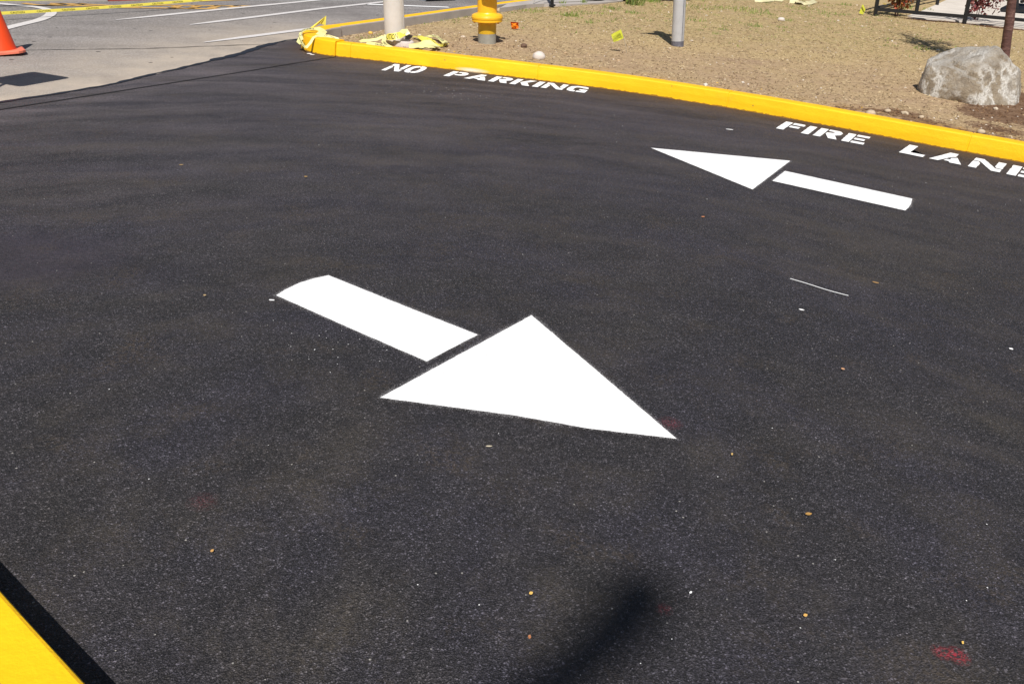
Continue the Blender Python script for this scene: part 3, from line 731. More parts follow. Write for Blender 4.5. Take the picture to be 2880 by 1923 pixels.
# traffic cone -----------------------------------------------------------
c0 = G(6, 147, 0); cn = empty('traffic_cone', (c0.x, c0.y, -.008), 'orange traffic cone cut by the left edge of the photo', 'cone'); lean(cn, -.09)
b = MB(); b.lathe([(.127, .028), (.125, .034), (.028, .70), (.022, .706)], n=36); b.build('cone_body', M['cone'], cn, True)
b = MB(); pr = []
for k in range(32):
    a = 2*math.pi*k/32; q = .185/max(abs(math.cos(a)), abs(math.sin(a))); q = min(q, .225); pr.append((q*math.cos(a+.6), q*math.sin(a+.6)))
b.add([(x, y, .004) for x, y in pr]+[(x, y, .022) for x, y in pr]+[(x*.93, y*.93, .030) for x, y in pr], [tuple(range(31, -1, -1)), tuple(range(64, 96))]+[(r*32+i, r*32+(i+1) % 32, (r+1)*32+(i+1) % 32, (r+1)*32+i) for r in (0, 1) for i in range(32)])
b.build('cone_foot', M['conebase'], cn)

# portable diamond sign just outside the left edge: only its shadow is in view
T_, B_, R_ = G(94, 202, -.01), G(57.5, 244, -.01), G(199, 219, -.01); L_ = T_+B_-R_
zb = 1.15
pb = caster(B_, zb)
tt = (T_-B_); zt = zb + tt.y/(math.cos(ELEV)/math.sin(ELEV)*1.0)
def on_plane(S_, h): return caster(S_, h)
zm = (zb+zt)/2
pT, pR, pL = caster(T_, zt), caster(R_, zm), caster(L_, zm)
ws = empty('road_work_sign', (pb.x, pb.y, 0), 'orange diamond work sign on a stand past the left edge, seen by its shadow', 'road sign')
def rel(p): return p-Vector((pb.x, pb.y, 0))
corners = [pb, pR, pT, pL]; pl = []
for i in range(4):
    a, b_, c2 = corners[i-1], corners[i], corners[(i+1) % 4]
    for k in range(5):
        t_ = k/4; q = b_.lerp(a, .10*(1-t_)).lerp(b_.lerp(c2, .10*t_), t_); pl.append(q)
nrm = (pR-pb).cross(pT-pb).normalized()*.012
b = MB(); n_ = len(pl); b.add([rel(p) for p in pl]+[rel(p+nrm) for p in pl], [tuple(range(n_)), tuple(range(2*n_-1, n_-1, -1))]+[(i, i+n_, (i+1) % n_+n_, (i+1) % n_) for i in range(n_)])
b.build('sign_panel', M['orange'], ws)
b = MB(); b.tube([(0, .03, .02), tuple(rel(pT+Vector((0, .03, -.1))))], .018, 8); b.build('mast', M['galv'], ws)
for dx, dy in ((.12, .35), (-.5, .3), (.05, -.4), (-.45, -.35)):
    b = MB(); b.bar((0, .03, .22), (dx, dy, .012), .03, .03); b.build('leg', M['galv'], ws)

# caution tapes -----------------------------------------------------------
def text_mesh(s):
    cu = bpy.data.curves.new('txt', 'FONT'); cu.body = s; cu.size = 1; cu.resolution_u = 2
    o = bpy.data.objects.new('txt', cu); COL.objects.link(o)
    dg = bpy.context.evaluated_depsgraph_get(); me = bpy.data.meshes.new_from_object(o.evaluated_get(dg))
    v = [p.co.copy() for p in me.vertices]; f = [tuple(q.vertices) for q in me.polygons]
    bpy.data.objects.remove(o); bpy.data.curves.remove(cu); bpy.data.meshes.remove(me)
    return v, f
TXT = text_mesh('CAUTION'); TW = max(p.x for p in TXT[0])
def tape(name, path, wid, normal, mat, label, word_len, gap, cat='caution tape', off=.005, start=.1, hfrac=.55, parent=None, words=True):
    """ribbon along path with the printed word repeated on the face that looks along normal"""
    ps = resample(path, .04); m_ = MB(); sd = []; N = []
    for i, p in enumerate(ps):
        d = (ps[min(i+1, len(ps)-1)]-ps[max(i-1, 0)]).normalized(); n = Vector(normal(i/(len(ps)-1)) if callable(normal) else normal)
        n = (n-d*n.dot(d)).normalized(); N.append(n); sd.append(n.cross(d).normalized())
    wf = wid if callable(wid) else (lambda t: wid)
    vs = []
    for i, p in enumerate(ps):
        hw = wf(i/(len(ps)-1))/2; vs += [p-sd[i]*hw, p+N[i]*.0015, p+sd[i]*hw]
    m_.add(vs, [q for i in range(len(ps)-1) for q in ((3*i, 3*i+3, 3*i+4, 3*i+1), (3*i+1, 3*i+4, 3*i+5, 3*i+2))])
    o = m_.build(name, mat, parent, True)
    if label: tag(o, label, cat)
    if words:
        S_ = [0]
        for a, b_ in zip(ps, ps[1:]): S_.append(S_[-1]+(b_-a).length)
        lt = MB(); s0 = start
        def pos(s_):
            s_ = max(0, min(S_[-1]-1e-4, s_)); j = 0
            while S_[j+1] < s_: j += 1
            t_ = (s_-S_[j])/(S_[j+1]-S_[j]); return ps[j].lerp(ps[j+1], t_), sd[j], N[j], (j+t_)/(len(ps)-1)
        while s0+word_len < S_[-1]:
            vv_ = []
            for p in TXT[0]:
                P_, s_, n_2, t_ = pos(s0+p.x/TW*word_len); vv_.append(P_+s_*((p.y/.72-.5)*hfrac*wf(t_))+n_2*off)
            lt.add(vv_, TXT[1]); s0 += word_len+gap
            lt.build('lettering', M['ink'], o); lt = MB()
    return o
# across the far street
tA, tB = G(-160, 46, .07), G(640, -6, .10)
pth = [tA.lerp(tB, k/20)-Vector((0, 0, .02*math.sin(math.pi*k/20))) for k in range(21)]
tape('caution_tape', pth, .034, (.25, -1, .35), M['tapey'], 'long thin yellow caution tape stretched low across the far street', .16, .14)
# near, top left corner
tA, tB = G(-420, 0, .07), G(176, -8, .10)
tape('caution_tape', [tA.lerp(tB, k/12) for k in range(13)], .078, (.1, -1, .25), simple('olive_yellow_tape', (.52, .48, .03), .4, .06), 'wide olive yellow caution tape hanging in the top left corner', .27, .10, start=.02, hfrac=.62)
# nose wrap: one strip over the kerb end with an upright twist
nz_ = empty('kerb_tape_wrap', (0, 0, 0), 'crumpled caution tape wrapped round the yellow kerb nose with a pointed flap', 'caution tape')
b = MB()
Y = 9.75
q = [at(893, 65, Y), at(917, 45.5, Y), at(913, 52, Y+.02), at(916, 74, Y+.03), at(911, 74, Y), at(912, 53, Y-.01), at(898, 66, Y-.02)]
b.add([at(868, 82, Y-.1), at(917, 45, Y), at(899, 67, Y-.02), at(874, 84, Y-.12)], [(0, 1, 2, 3)])
b.add([at(897, 66, Y-.015), at(917, 45, Y), at(913, 71, Y-.005), at(905, 69, Y+.02)], [(0, 1, 2, 3)])
b.add([at(912.5, 50, Y-.01), at(917.5, 45, Y), at(916, 73, Y-.02), at(912, 73, Y-.03)], [(0, 1, 2, 3)])
b.build('flap', M['tapey'], nz_)
tape('strip', [at(915, 96, 9.42), at(908, 88, 9.52), at(897, 82, 9.6), at(875, 82, 9.52), at(857, 84, 9.44), at(845, 93, 9.36), at(842.5, 105, 9.3), at(846, 117, 9.24), at(853, 128, 9.2), at(860.5, 135, 9.15)], lambda t: .055-.035*t, lambda t: (-.35, -1, .8), M['tapep'], None, .20, .05, parent=nz_, start=.28, hfrac=.7)
tape('strip', [at(860.5, 135, 9.14), at(872, 122, 9.16), at(882, 106, 9.2), at(890, 102, 9.25), at(905, 101.5, 9.3), at(925, 102, 9.32), at(940, 107, 9.3), at(952, 111, 9.3)], .028, (-.1, -1, .7), M['tapep'], None, .12, .06, parent=nz_, start=.28)
tape('strip', [at(893, 92, 9.46), at(903, 98, 9.42), at(914, 100, 9.4)], .05, (-.2, -1, 1), M['tapep'], None, .1, .1, parent=nz_, words=False)
tape('strip', [at(852, 106, 9.28), at(843, 110, 9.28), at(839, 116, 9.26), at(844, 120, 9.24), at(849, 118, 9.24)], .045, (-.3, -1, .5), M['tapep'], None, .12, .05, parent=nz_, start=.03)
# pile around the pole foot
pw = empty('tape_pile', (0, 0, 0), 'tangled yellow caution tape knotted round the foot of the pale post', 'caution tape')
yb = p0.y-.13
tape('strip', [at(1078, 113, yb+.05), at(1090, 104, yb-.04), at(1104, 104, yb-.07), at(1120, 101, yb-.07), at(1136, 94, yb-.0), at(1146, 94, yb+.06)], lambda t: .050+.02*math.sin(3*t), (0, -1, .5), M['tapey'], None, .19, .05, parent=pw, start=.05, hfrac=.8)
tape('strip', [at(1148, 98, yb), at(1142, 88, yb+.02), at(1134, 89, yb), at(1126, 97, yb-.03)], .05, (.2, -1, .4), M['tapep'], None, .2, .1, parent=pw, words=False)
tape('strip', [at(1086, 99, yb), at(1083, 108, yb-.02), at(1078, 117, yb-.08), at(1085, 126, yb-.16), at(1096, 132, yb-.22), at(1104, 136, yb-.26)], lambda t: .05-.02*t, (-.1, -1, .7), M['tapep'], None, .10, .06, parent=pw, start=.12)
tape('strip', [at(1012, 118, yb-.1), at(1020, 115, yb-.05), at(1040, 114, yb-.05), at(1060, 111, yb-.03), at(1078, 103, yb)], .035, (0, -1, 1), M['tapep'], None, .1, .08, parent=pw, start=.2)
tape('strip', [at(1030, 124, yb-.18), at(1050, 124, yb-.2), at(1065, 127, yb-.22), at(1080, 131, yb-.25), at(1098, 135, yb-.26)], .045, (0, -1, 1.2), M['tapep'], None, .12, .06, parent=pw, start=.1)
pr_ = empty('tape_heap', (0, 0, 0), 'loose crumpled heap of caution tape to the right of the pale post', 'caution tape')
yr = 9.1
for pts, wd, mt, wo in (
    ([(1162, 108), (1172, 110), (1180, 116), (1195, 122), (1215, 123), (1222, 126)], .045, 'tapey', False),
    ([(1180, 117), (1195, 111), (1215, 110), (1228, 113), (1240, 122), (1256, 129), (1250, 134)], .05, 'tapep', True),
    ([(1168, 138), (1185, 133), (1200, 132), (1218, 135), (1228, 139), (1222, 142)], .09, 'tapep', False),
    ([(1200, 130), (1207, 123), (1213, 129), (1222, 133), (1240, 133), (1258, 128)], .045, 'tapey', True),
    ([(1176, 106), (1182, 112), (1190, 116), (1200, 117), (1214, 118)], .03, 'tapey', False),
    ([(1150, 140), (1170, 141), (1190, 142), (1212, 143), (1235, 138)], .05, 'tapep', False)):
    P_ = [G(u, v, .125)+Vector((0, 0, random.uniform(.01, .05))) for u, v in pts]
    P_ = smoothpath(P_, 1)
    tw = random.uniform(0, 3)
    tape('strip', P_, wd, lambda t, tw=tw: (.4*math.sin(9*t+tw), -.6, 1+.4*math.cos(7*t+tw)), M[mt], None, .09, .05, parent=pr_, words=wo, start=.12, hfrac=.6)
tg = empty('lawn_tape', (0, 0, 0), 'pale faded tape strips lying on the far lawn beyond the slim post', 'caution tape')
for pts in ([(2122, 4.5), (2140, 6), (2160, 5), (2172, 4)], [(2176, 2), (2190, 4), (2203, 6)], [(2220, 8), (2240, 10), (2247, 13)], [(2246, 9), (2262, 14), (2278, 13), (2292, 8)]):
    P_ = [G(u, v, .125)+Vector((0, 0, .03)) for u, v in pts]
    tape('strip', P_, .10, (0, -1, 1), simple('faded_tape', (.66, .60, .36), .5, .08) if 'faded_tape' not in bpy.data.materials else bpy.data.materials['faded_tape'], None, .2, .1, parent=tg, words=False)

# survey flags -------------------------------------------------------------
fb = G(1764, 150, .12); Yf = fb.y
fl = empty('marker_flag', fb, 'small lime yellow marker flag on a wire left of the slim post', 'flag')
lo = lambda p: p-fb
cs = [at(1718.8, 98.4, Yf), at(1746.4, 82.8, Yf), at(1755, 108.2, Yf), at(1726, 119.8, Yf-.01)]
b = MB(); nn = 6; vs = []
for i in range(nn+1):
    for j in range(nn+1):
        s_, t_ = i/nn, j/nn; p = cs[0].lerp(cs[1], s_).lerp(cs[3].lerp(cs[2], s_), t_); vs.append(lo(p+Vector((0, .012*math.sin(5*s_+2*t_), 0))))
b.add(vs, [(i*(nn+1)+j, (i+1)*(nn+1)+j, (i+1)*(nn+1)+j+1, i*(nn+1)+j+1) for i in range(nn) for j in range(nn)]); b.build('flag', M['limeflag'], fl, True)
b = MB(); 
for k in range(9):
    s_ = .14+.082*k; a_ = cs[0].lerp(cs[1], s_).lerp(cs[3].lerp(cs[2], s_), .26); c2 = cs[0].lerp(cs[1], s_).lerp(cs[3].lerp(cs[2], s_), .56)
    b.bar(lo(a_+Vector((0, -.016, 0))), lo(c2+Vector((0, -.016, 0))), .0045, .002)
a_ = cs[0].lerp(cs[3], .68); c2 = cs[1].lerp(cs[2], .66); b.bar(lo(a_.lerp(c2, .18)+Vector((0, -.017, 0))), lo(a_.lerp(c2, .9)+Vector((0, -.017, 0))), .003, .003)
b.build('print', simple('olive_ink', (.10, .13, .03), .5), fl)
b = MB(); b.tube([lo(at(1746.5, 82, Yf+.003)), lo(at(1755, 108, Yf+.003)), lo(at(1760, 130, Yf)), Vector((0, 0, -.03))], .0016, 6); b.build('wire', M['wire'], fl)
f2 = G(2424, 42, .12)
fl2 = empty('marker_flag', f2, 'bent lime flag lying low in the grass left of the black railing', 'flag')
b = MB(); b.add([at(u, v, f2.y)-f2 for u, v in ((2416, 38), (2426, 13), (2434, 27), (2428, 42))], [(0, 1, 2, 3)]); b.add([at(u, v, f2.y-.03)-f2 for u, v in ((2424, 16), (2428, 14), (2434, 28), (2431, 30))], [(0, 1, 2, 3)]); b.build('flag', M['limeflag'], fl2)
b = MB(); b.tube([at(2425, 14, f2.y)-f2, at(2428, 43, f2.y)-f2], .002, 5); b.build('wire', M['wire'], fl2)

# orange plastic star piece -------------------------------------------------
o0 = G(1447, 84, .12); og = empty('plastic_cap', o0, 'small square orange plastic cap lying on the lawn right of the hydrant', 'plastic cap')
def oq(u, v, d=0): return at(u, v, o0.y+d)-o0
b = MB(); sq = [(1435.5, 62), (1458, 64), (1458.5, 80), (1440, 84)]
b.add([oq(*p) for p in sq]+[oq(p[0]*.9+144.7, p[1]*.9+7.2, .035) for p in sq], [(i, (i+1) % 4, (i+1) % 4+4, i+4) for i in range(4)]+[(4, 5, 6, 7)]); b.build('tray', simple('deep_orange_plastic', (.85, .22, .01), .45, .1), og)
b = MB(); star = [(1438, 66), (1445, 67.5), (1453, 65.5), (1451.5, 71), (1457, 73), (1450, 77), (1447, 82.5), (1443.5, 79.5), (1439, 78), (1441, 72)]
b.add([oq(*p, .004) for p in star]+[oq(1447, 73, -.022)], [(i, (i+1) % 10, 10) for i in range(10)]); b.build('star', M['orange'], og)

# stones ----------------------------------------------------------------------
def stone(name, c, dims, mat, label, seed=0, cat='stone', sub=3, rough=.18, parent=None, group=None):
    bm = bmesh.new(); bmesh.ops.create_icosphere(bm, subdivisions=sub, radius=1)
    for v in bm.verts:
        n = 1+rough*noise.noise(v.co*1.3+Vector((seed*7.3, 0, 0)))+rough*.4*noise.noise(v.co*3.1+Vector((0, seed*3.3, 0)))
        v.co = Vector((v.co.x*dims[0]*n, v.co.y*dims[1]*n, v.co.z*dims[2]*n))
    me = bpy.data.meshes.new(name); bm.to_mesh(me); bm.free(); me.materials.append(mat); me.polygons.foreach_set('use_smooth', [True]*len(me.polygons))
    o = bpy.data.objects.new(name, me); COL.objects.link(o); o.location = c
    return tag(o, label, cat, group)
def put(u, v, r): p = G(u, v, .12); return Vector((p.x, p.y, lawn_z(p.x, p.y)+r*.55))
M['wstone'] = simple('pale_stone', (.62, .56, .51), .7, .08, 12, .002); M['bstone'] = simple('brown_stone', (.13, .075, .05), .8, .2, 20, .004); M['tstone'] = simple('tan_stone', (.50, .40, .28), .8, .15, 25, .003)
stone('stone', put(1515, 166, .05), (.066, .055, .05), M['wstone'], 'smooth egg-shaped white stone lying just behind the yellow kerb', 1, rough=.1)
stone('stone', put(1473, 134, .03), (.036, .03, .026), M['bstone'], 'small dark brown clod between hydrant and white stone', 2)
for i, (u, v, r, mt, lb) in enumerate([(2447, 322, .04, 'tstone', 'tan oval stone behind the kerb above the word FIRE'), (2758, 374, .03, 'tstone', 'lone pale stone at the bark edge below the boulder'), (2495, 318, .025, 'tstone', 'larger tan pebble next to the oval stone by the kerb'), (1042, 89, .024, 'ystone', 'yellow paint-splashed pebble on the lawn left of the pale post'), (1407, 24, .05, 'tstone', 'flat tan stone at the lawn edge right of the hydrant top'), (2590, 335, .022, 'tstone', 'small tan stone among kerbside pebbles under the boulder left end'), (1495, 15, .035, 'ystone', 'yellow-stained stone at the far lawn edge beside the guy wire'), (2196, 60, .05, 'wstone', 'pale round stone in the greener far lawn right of the slim post')]):
    if 'ystone' not in M: M['ystone'] = simple('yellow_stone', (.75, .46, .08), .7, .1, 20, .003)
    stone('stone', put(u, v, r), (r*1.15, r*.9, r*.75), M[mt], lb, 5+i, sub=2)
# boulder
bt = NT('boulder_rock')
bn = bt.noise(2.3, 7, .65); bn2 = bt.noise(7, 6, .7)
bc = bt.ramp(bn, [(.36, (.26, .205, .145)), (.5, (.38, .31, .225)), (.62, (.49, .44, .37))])
bc = bt.mix(bt.ramp(bn2, [(.5, 0.0), (.68, .5)]), bc, (.19, .165, .145))
vein = bt.ramp(bt.math('ABSOLUTE', bt.math('SUBTRACT', bt.noise(3.0, 5, .62), .5)), [(.0, .95), (.026, .5), (.06, 0.0)])
patch = bt.math('MULTIPLY', vein, bt.ramp(bt.noise(1.6, 2), [(.36, 0.0), (.52, 1.0)]))
bc = bt.mix(patch, bc, (.82, .79, .73))
gz = bt.n('ShaderNodeNewGeometry'); sz = bt.n('ShaderNodeSeparateXYZ'); bt.l(gz.outputs['True Normal'], sz.inputs[0])
pale_top = bt.math('MULTIPLY', bt.ramp(sz.outputs[2], [(.35, 0.0), (.8, 1.0)]), bt.ramp(bt.noise(5, 6, .7), [(.35, .1), (.6, .75)]))  # paler grey mixed in on upward-facing faces
bc = bt.mix(pale_top, bc, (.53, .505, .465))
bb = bt.bump(bn2, .05, .8); bb = bt.bump(bt.noise(30, 6, .75), .022, 1.0, bb)
M['boulder'] = bt.fin(bc, .9, bb, .2)
bm = bmesh.new(); bmesh.ops.create_icosphere(bm, subdivisions=5, radius=1)
cA, cB, cF = G(2590, 255, .13), G(2848, 230, .13), G(2745, 298, .13)
bctr = Vector((4.37, 8.76, .20))
rx = Vector((cB.x-cA.x, cB.y-cA.y, 0)); 
planes = [(Vector((-.12, -.92, .36)), .36), (Vector((.5, -.8, .25)), .43), (Vector((-.78, -.35, .48)), .50), (Vector((.16, .30, .94)), .47), (Vector((.60, -.05, .79)), .43), (Vector((-.40, .05, .91)), .44), (Vector((.95, .1, .12)), .60), (Vector((-.97, -.1, .2)), .57), (Vector((.1, .98, .1)), .42), (Vector((-.30, -.62, .73)), .46), (Vector((.28, -.55, .80)), .45), (Vector((.2, -.98, -.1)), .45), (Vector((.80, -.25, -.55)), .47), (Vector((.25, -.75, -.60)), .45), (Vector((-.75, -.45, -.5)), .50), (Vector((-.6, -.75, .1)), .52), (Vector((.8, -.55, .2)), .56)]
planes = [(n.normalized(), d) for n, d in planes]
for v in bm.verts:
    d = v.co.normalized(); t_ = 1.2
    # soft minimum over the cutting planes gives a faceted block with worn edges
    acc = 0
    for n, off in planes:
        k = d.dot(n)
        if k > .05: acc += (k/off)**34
    t_ = (1/acc)**(1/34) if acc > 0 else .55
    t_ = min(t_, .66)
    p = d*t_
    p += d*(.010*noise.noise(p*6+Vector((1, 2, 3)))+.016*noise.noise(p*4+Vector((5, 0, 0)))+.014*noise.noise(p*9)+.007*noise.noise(p*21)+.03*noise.noise(p*2.2))
    cr = abs(noise.noise(p*2.1+Vector((2, 7, 1)))); p -= d*.024*max(0, 1-cr*12)
    v.co = p
me = bpy.data.meshes.new('boulder'); bm.to_mesh(me); bm.free(); me.materials.append(M['boulder']); me.polygons.foreach_set('use_smooth', [True]*len(me.polygons))
bo = bpy.data.objects.new('boulder', me); COL.objects.link(bo); bo.location = bctr; bo.rotation_euler = (0, R(1), R(22)); bo.scale = (.79, .84, .87)
tag(bo, 'large grey tan boulder resting on the lawn behind the kerb', 'boulder')

# ------------------------------------------------------------------ sapling by the boulder
tb = G(2822, 196, .12); tz = lawn_z(tb.x, tb.y)
tr = empty('young_tree', (tb.x, tb.y, tz), 'young tree with slender reddish brown trunk behind the boulder', 'tree')
tp = [Vector((tb.x, tb.y, tz-.1)), Vector((tb.x, tb.y, tz))]+[at(u, v, tb.y+.0) for u, v in ((2829, 130), (2838, 70), (2844, 20), (2851, -40), (2856, -110))]
tl = [p-Vector((tb.x, tb.y, tz)) for p in tp]
bk = NT('reddish_bark'); k_ = bk.noise(9, 6, .7, stretch=((1, 1, 3.5), 0)); M['bark'] = bk.fin(bk.ramp(k_, [(.3, (.045, .022, .020)), (.55, (.125, .060, .052)), (.72, (.27, .17, .14))]), .55, bk.bump(k_, .012, .7), .4)
def rs(pts): return resample(smoothpath(pts, 2), .05)
tq = rs(tl); b = MB(); b.tube(tq, [.058-.012*i/len(tq) for i in range(len(tq))], 16, wob=.10)
top = tl[-1]; up_ = Vector((-.05, .05, 1))
limbs = []
br = random.Random(4)
limbs.append([tl[4]*1.0, tl[4]+Vector((-.07, .05, .25)), tl[4]+Vector((-.18, .12, .9)), tl[4]+Vector((-.22, .2, 1.7))])
limbs.append([top, top+Vector((.02, 0, .5)), top+Vector((-.03, .05, 1.2)), top+Vector((0, .1, 2.2)), top+Vector((.02, .1, 2.9))])
for k in range(9):
    a = br.uniform(0, 6.28); z0 = br.uniform(.1, 2.0); s0 = top+Vector((0, .05, z0)); rr = br.uniform(.25, .5)
    limbs.append([s0, s0+Vector((math.cos(a)*rr*.5, math.sin(a)*rr*.5, .25)), s0+Vector((math.cos(a)*rr, math.sin(a)*rr, .6))])
for L in limbs:
    q_ = rs(L); b.tube(q_, [max(.005, (.035 if len(L) > 3 else .014)*(1-.8*i/len(q_))) for i in range(len(q_))], 8)
b.build('trunk', M['bark'], tr, True)
b = MB()
def leaf(mb, p, size, cols, droop=0.0):
    d = Vector((random.gauss(0, 1), random.gauss(0, 1), random.gauss(0, 1)-droop)).normalized(); s_ = d.orthogonal().normalized()*size*.24
    s_.rotate(Matrix.Rotation(random.uniform(0, 6.28), 3, d)); mb.add([p, p+d*size*.5+s_, p+d*size, p+d*size*.5-s_], [(0, 1, 2, 3)], random.choice(cols))
for L in limbs:
    for q_ in resample(L, .12)[1:]:
        for _ in range(17): leaf(b, q_+Vector((random.gauss(0, .10), random.gauss(0, .10), random.gauss(0, .10))), random.uniform(.06, .11), [(.10, .03, .03), (.07, .10, .03), (.13, .05, .035)])
b.build('crown', M['leafcol'], tr, col=True)

# shrubs ---------------------------------------------------------------------
def shrub(name, u, v, H, Rr, n, cols, label, size=.07, zc=.6, stemr=.012, stems=3, basegap=.35):
    g_ = G(u, v, .12); z_ = lawn_z(g_.x, g_.y); root = empty(name, (g_.x, g_.y, z_), label, 'shrub'); lean(root, -.08)
    b = MB()
    for k in range(stems):
        a = random.uniform(0, 6.28); b.tube(rs([(.03*math.cos(a), .03*math.sin(a), -.03), (.04*math.cos(a), .04*math.sin(a), H*.3), (Rr*.3*math.cos(a), Rr*.3*math.sin(a), H*.8)]), stemr, 7)
    b.build('stem', M['bark'], root, True)
    b = MB()
    cl = [Vector((random.gauss(0, Rr*.45), random.gauss(0, Rr*.45), basegap*H+(1-basegap)*H*random.random())) for _ in range(26)]
    for _ in range(n):
        c = random.choice(cl); p = c+Vector((random.gauss(0, 1), random.gauss(0, 1), random.gauss(0, 1)))*Rr*.22
        if math.hypot(p.x, p.y) > Rr*1.15 or p.z < .06: continue
        cc = cols(p) if callable(cols) else cols
        leaf(b, p, size*random.uniform(.6, 1.3), cc, .3)
    b.build('foliage', M['leafcol'], root, col=True)
    return root
shrub('nandina_shrub', 2521, 46, .75, .26, 750, [(.36, .12, .03), (.45, .20, .05), (.30, .22, .06), (.38, .07, .035), (.22, .10, .03)], 'orange red leafy shrub in front of the left railing corner', .07, basegap=.28)
shrub('nandina_shrub', 2748, 63, .85, .36, 800, lambda p: [(.32, .36, .04), (.22, .28, .04), (.16, .12, .03)] if (p.z > .42 and p.x < .08 and p.y < .1) else [(.25, .055, .055), (.17, .035, .04), (.36, .13, .11), (.11, .035, .035)], 'dark red shrub with a bright green top beside the railing post', .085, basegap=.30, stems=2, stemr=.007)
# dark hedge at the top ---------------------------------------------------------
hA, hB = G(1650, 7, .12), G(1985, 1, .12)
hg = empty('dark_hedge', (hA.x, hA.y, .1), 'low dark hedge with near-black foliage at the top centre of the lawn', 'hedge')
b = MB(); dirh = (hB-hA); 
for k in range(9):
    p = dirh*(k/8)+Vector((-.05, .42, .2)); b.tube([p-dirh/16+Vector((0, random.uniform(-.1, .1), 0)), p, p+dirh/16], [.30, .42, .30], 9, wob=.3)
b.build('dark_core', simple('near_black_core', (.010, .008, .009), .95, .3, 9, spec=.1), hg)  # solid near-black core filling the hedge behind its leaves
b = MB()
for _ in range(2600):
    p = dirh*random.random()+Vector((-.05, .18-abs(random.gauss(0, .13)), random.uniform(-.02, .7))); leaf(b, p+Vector((0, random.uniform(0, .3), 0)), random.uniform(.05, .1), [(.014, .012, .012), (.02, .024, .010), (.03, .018, .02), (.012, .014, .01), (.10, .10, .05)] if random.random() < .2 else [(.012, .010, .012), (.018, .016, .012)])
b.build('foliage', M['leafcol'], hg, col=True)

# ------------------------------------------------------------------ slab, walk, railing
def slab(name, P, z, th, mat):
    n_ = len(P); vs = [(p.x, p.y, z) for p in P]+[(p.x, p.y, z-th) for p in P]
    o = mk(name, vs, [tuple(range(n_)), tuple(range(2*n_-1, n_-1, -1))]+[(i, i+n_, (i+1) % n_+n_, (i+1) % n_) for i in range(n_)], mat)
    bm = bmesh.new(); bm.from_mesh(o.data); bmesh.ops.triangulate(bm, faces=[f for f in bm.faces if len(f.verts) > 4]); bmesh.ops.recalc_face_normals(bm, faces=bm.faces[:]); bm.to_mesh(o.data); bm.free()
    return tag(o, kind='structure')
slab('concrete_path', slabp, .142, .2, M['slab'])
slab('sidewalk', walkp, .140, .2, M['walk'])
jm = MB()  # thin dark lines drawn across the path and sidewalk
for a, c2 in (((2745, 56), (2990, 74)), ((2760, 62), (2990, 83)), ((2790, 35), (2990, 55)), ((2780, 0), (2990, 22))):
    jm.ribbon([G(*a, .146), G(*c2, .146)], .014)
for a, c2 in (((1530, 9), (1700, 2)),): jm.ribbon([G(*a, .144), G(*c2, .144)], .02)
tag(jm.build('path_dark_line', M['crack']), kind='structure')
rl = empty('ramp_railing', (0, 0, 0), 'black metal ramp railing with low bottom rail round the concrete path', 'railing')
UP = Vector((-.085, .0, 1.0)).normalized()
def post(u, v, H=1.05, z=.13, wd=.055):
    g_ = G(u, v, z); b = MB(); b.bar(g_-UP*.05, g_+UP*H, wd, wd); b.build('post', M['black'], rl); return g_
pA = post(2461, 43); pB = post(2712, 64, z=.14); pC = post(2993, 90, z=.14); pD = post(2577, 35, z=.14); pE = post(2635, 15, z=.14); pF = post(2720, -16, z=.14)
def rail(a, b_, hh, th=.05): m_ = MB(); m_.bar(a+UP*hh, b_+UP*hh, th, th); m_.build('rail', M['black'], rl)
for hh in (.13, .58, 1.05):
    rail(pA, pB, hh if hh != .13 else .10, .055); rail(pB, pC, hh, .055)
dA = (pE-pD)
for hh in (.13, .58, 1.05): rail(pA+Vector((.05, .02, 0)), pF+dA*.2, hh, .05)
# bench
Yb = G(2832, 36, .14).y
bn_ = G(2832, 36, .14)
be = empty('bench', bn_, 'dark bench with pointed seat end behind the young tree trunk', 'bench')
lb = lambda u, v, d=0: at(u, v, Yb+d)-bn_
b = MB(); sp_ = [lb(2814, 23), lb(2818, 26, -.02), lb(2990, 31, -.1), lb(2990, 21, .3), lb(2845, 8, .35)]
b.add(sp_+[p-Vector((0, 0, .05)) for p in sp_], [tuple(range(5)), tuple(range(9, 4, -1))]+[(i, i+5, (i+1) % 5+5, (i+1) % 5) for i in range(5)]); b.build('seat', M['black'], be)
for (ua, va), (ub, vb) in (((2834, 25), (2817, 39)), ((2848, 26), (2862, 40)), ((2960, 28), (2968, 44))):
    b = MB(); b.bar(lb(ua, va), lb(ub, vb), .045, .045); b.build('leg', M['black'], be)
b = MB(); b.bar(lb(2857, 26, .05), lb(2862, -40, .1), .12, .05); b.bar(lb(2872, 6, .2), lb(2990, -30, .2), .10, .05); b.build('backrest', M['black'], be)
rb = MB(); rb.box(tuple(G(2895, 33, .15)+Vector((0, 0, .01))), (.75, .5, .06)); tag(rb.build('bark_tray', simple('red_brown_bark', (.17, .07, .03), .95, .4, 40, .02, 60)), 'small rust brown bark patch under the dark bench', 'bark')

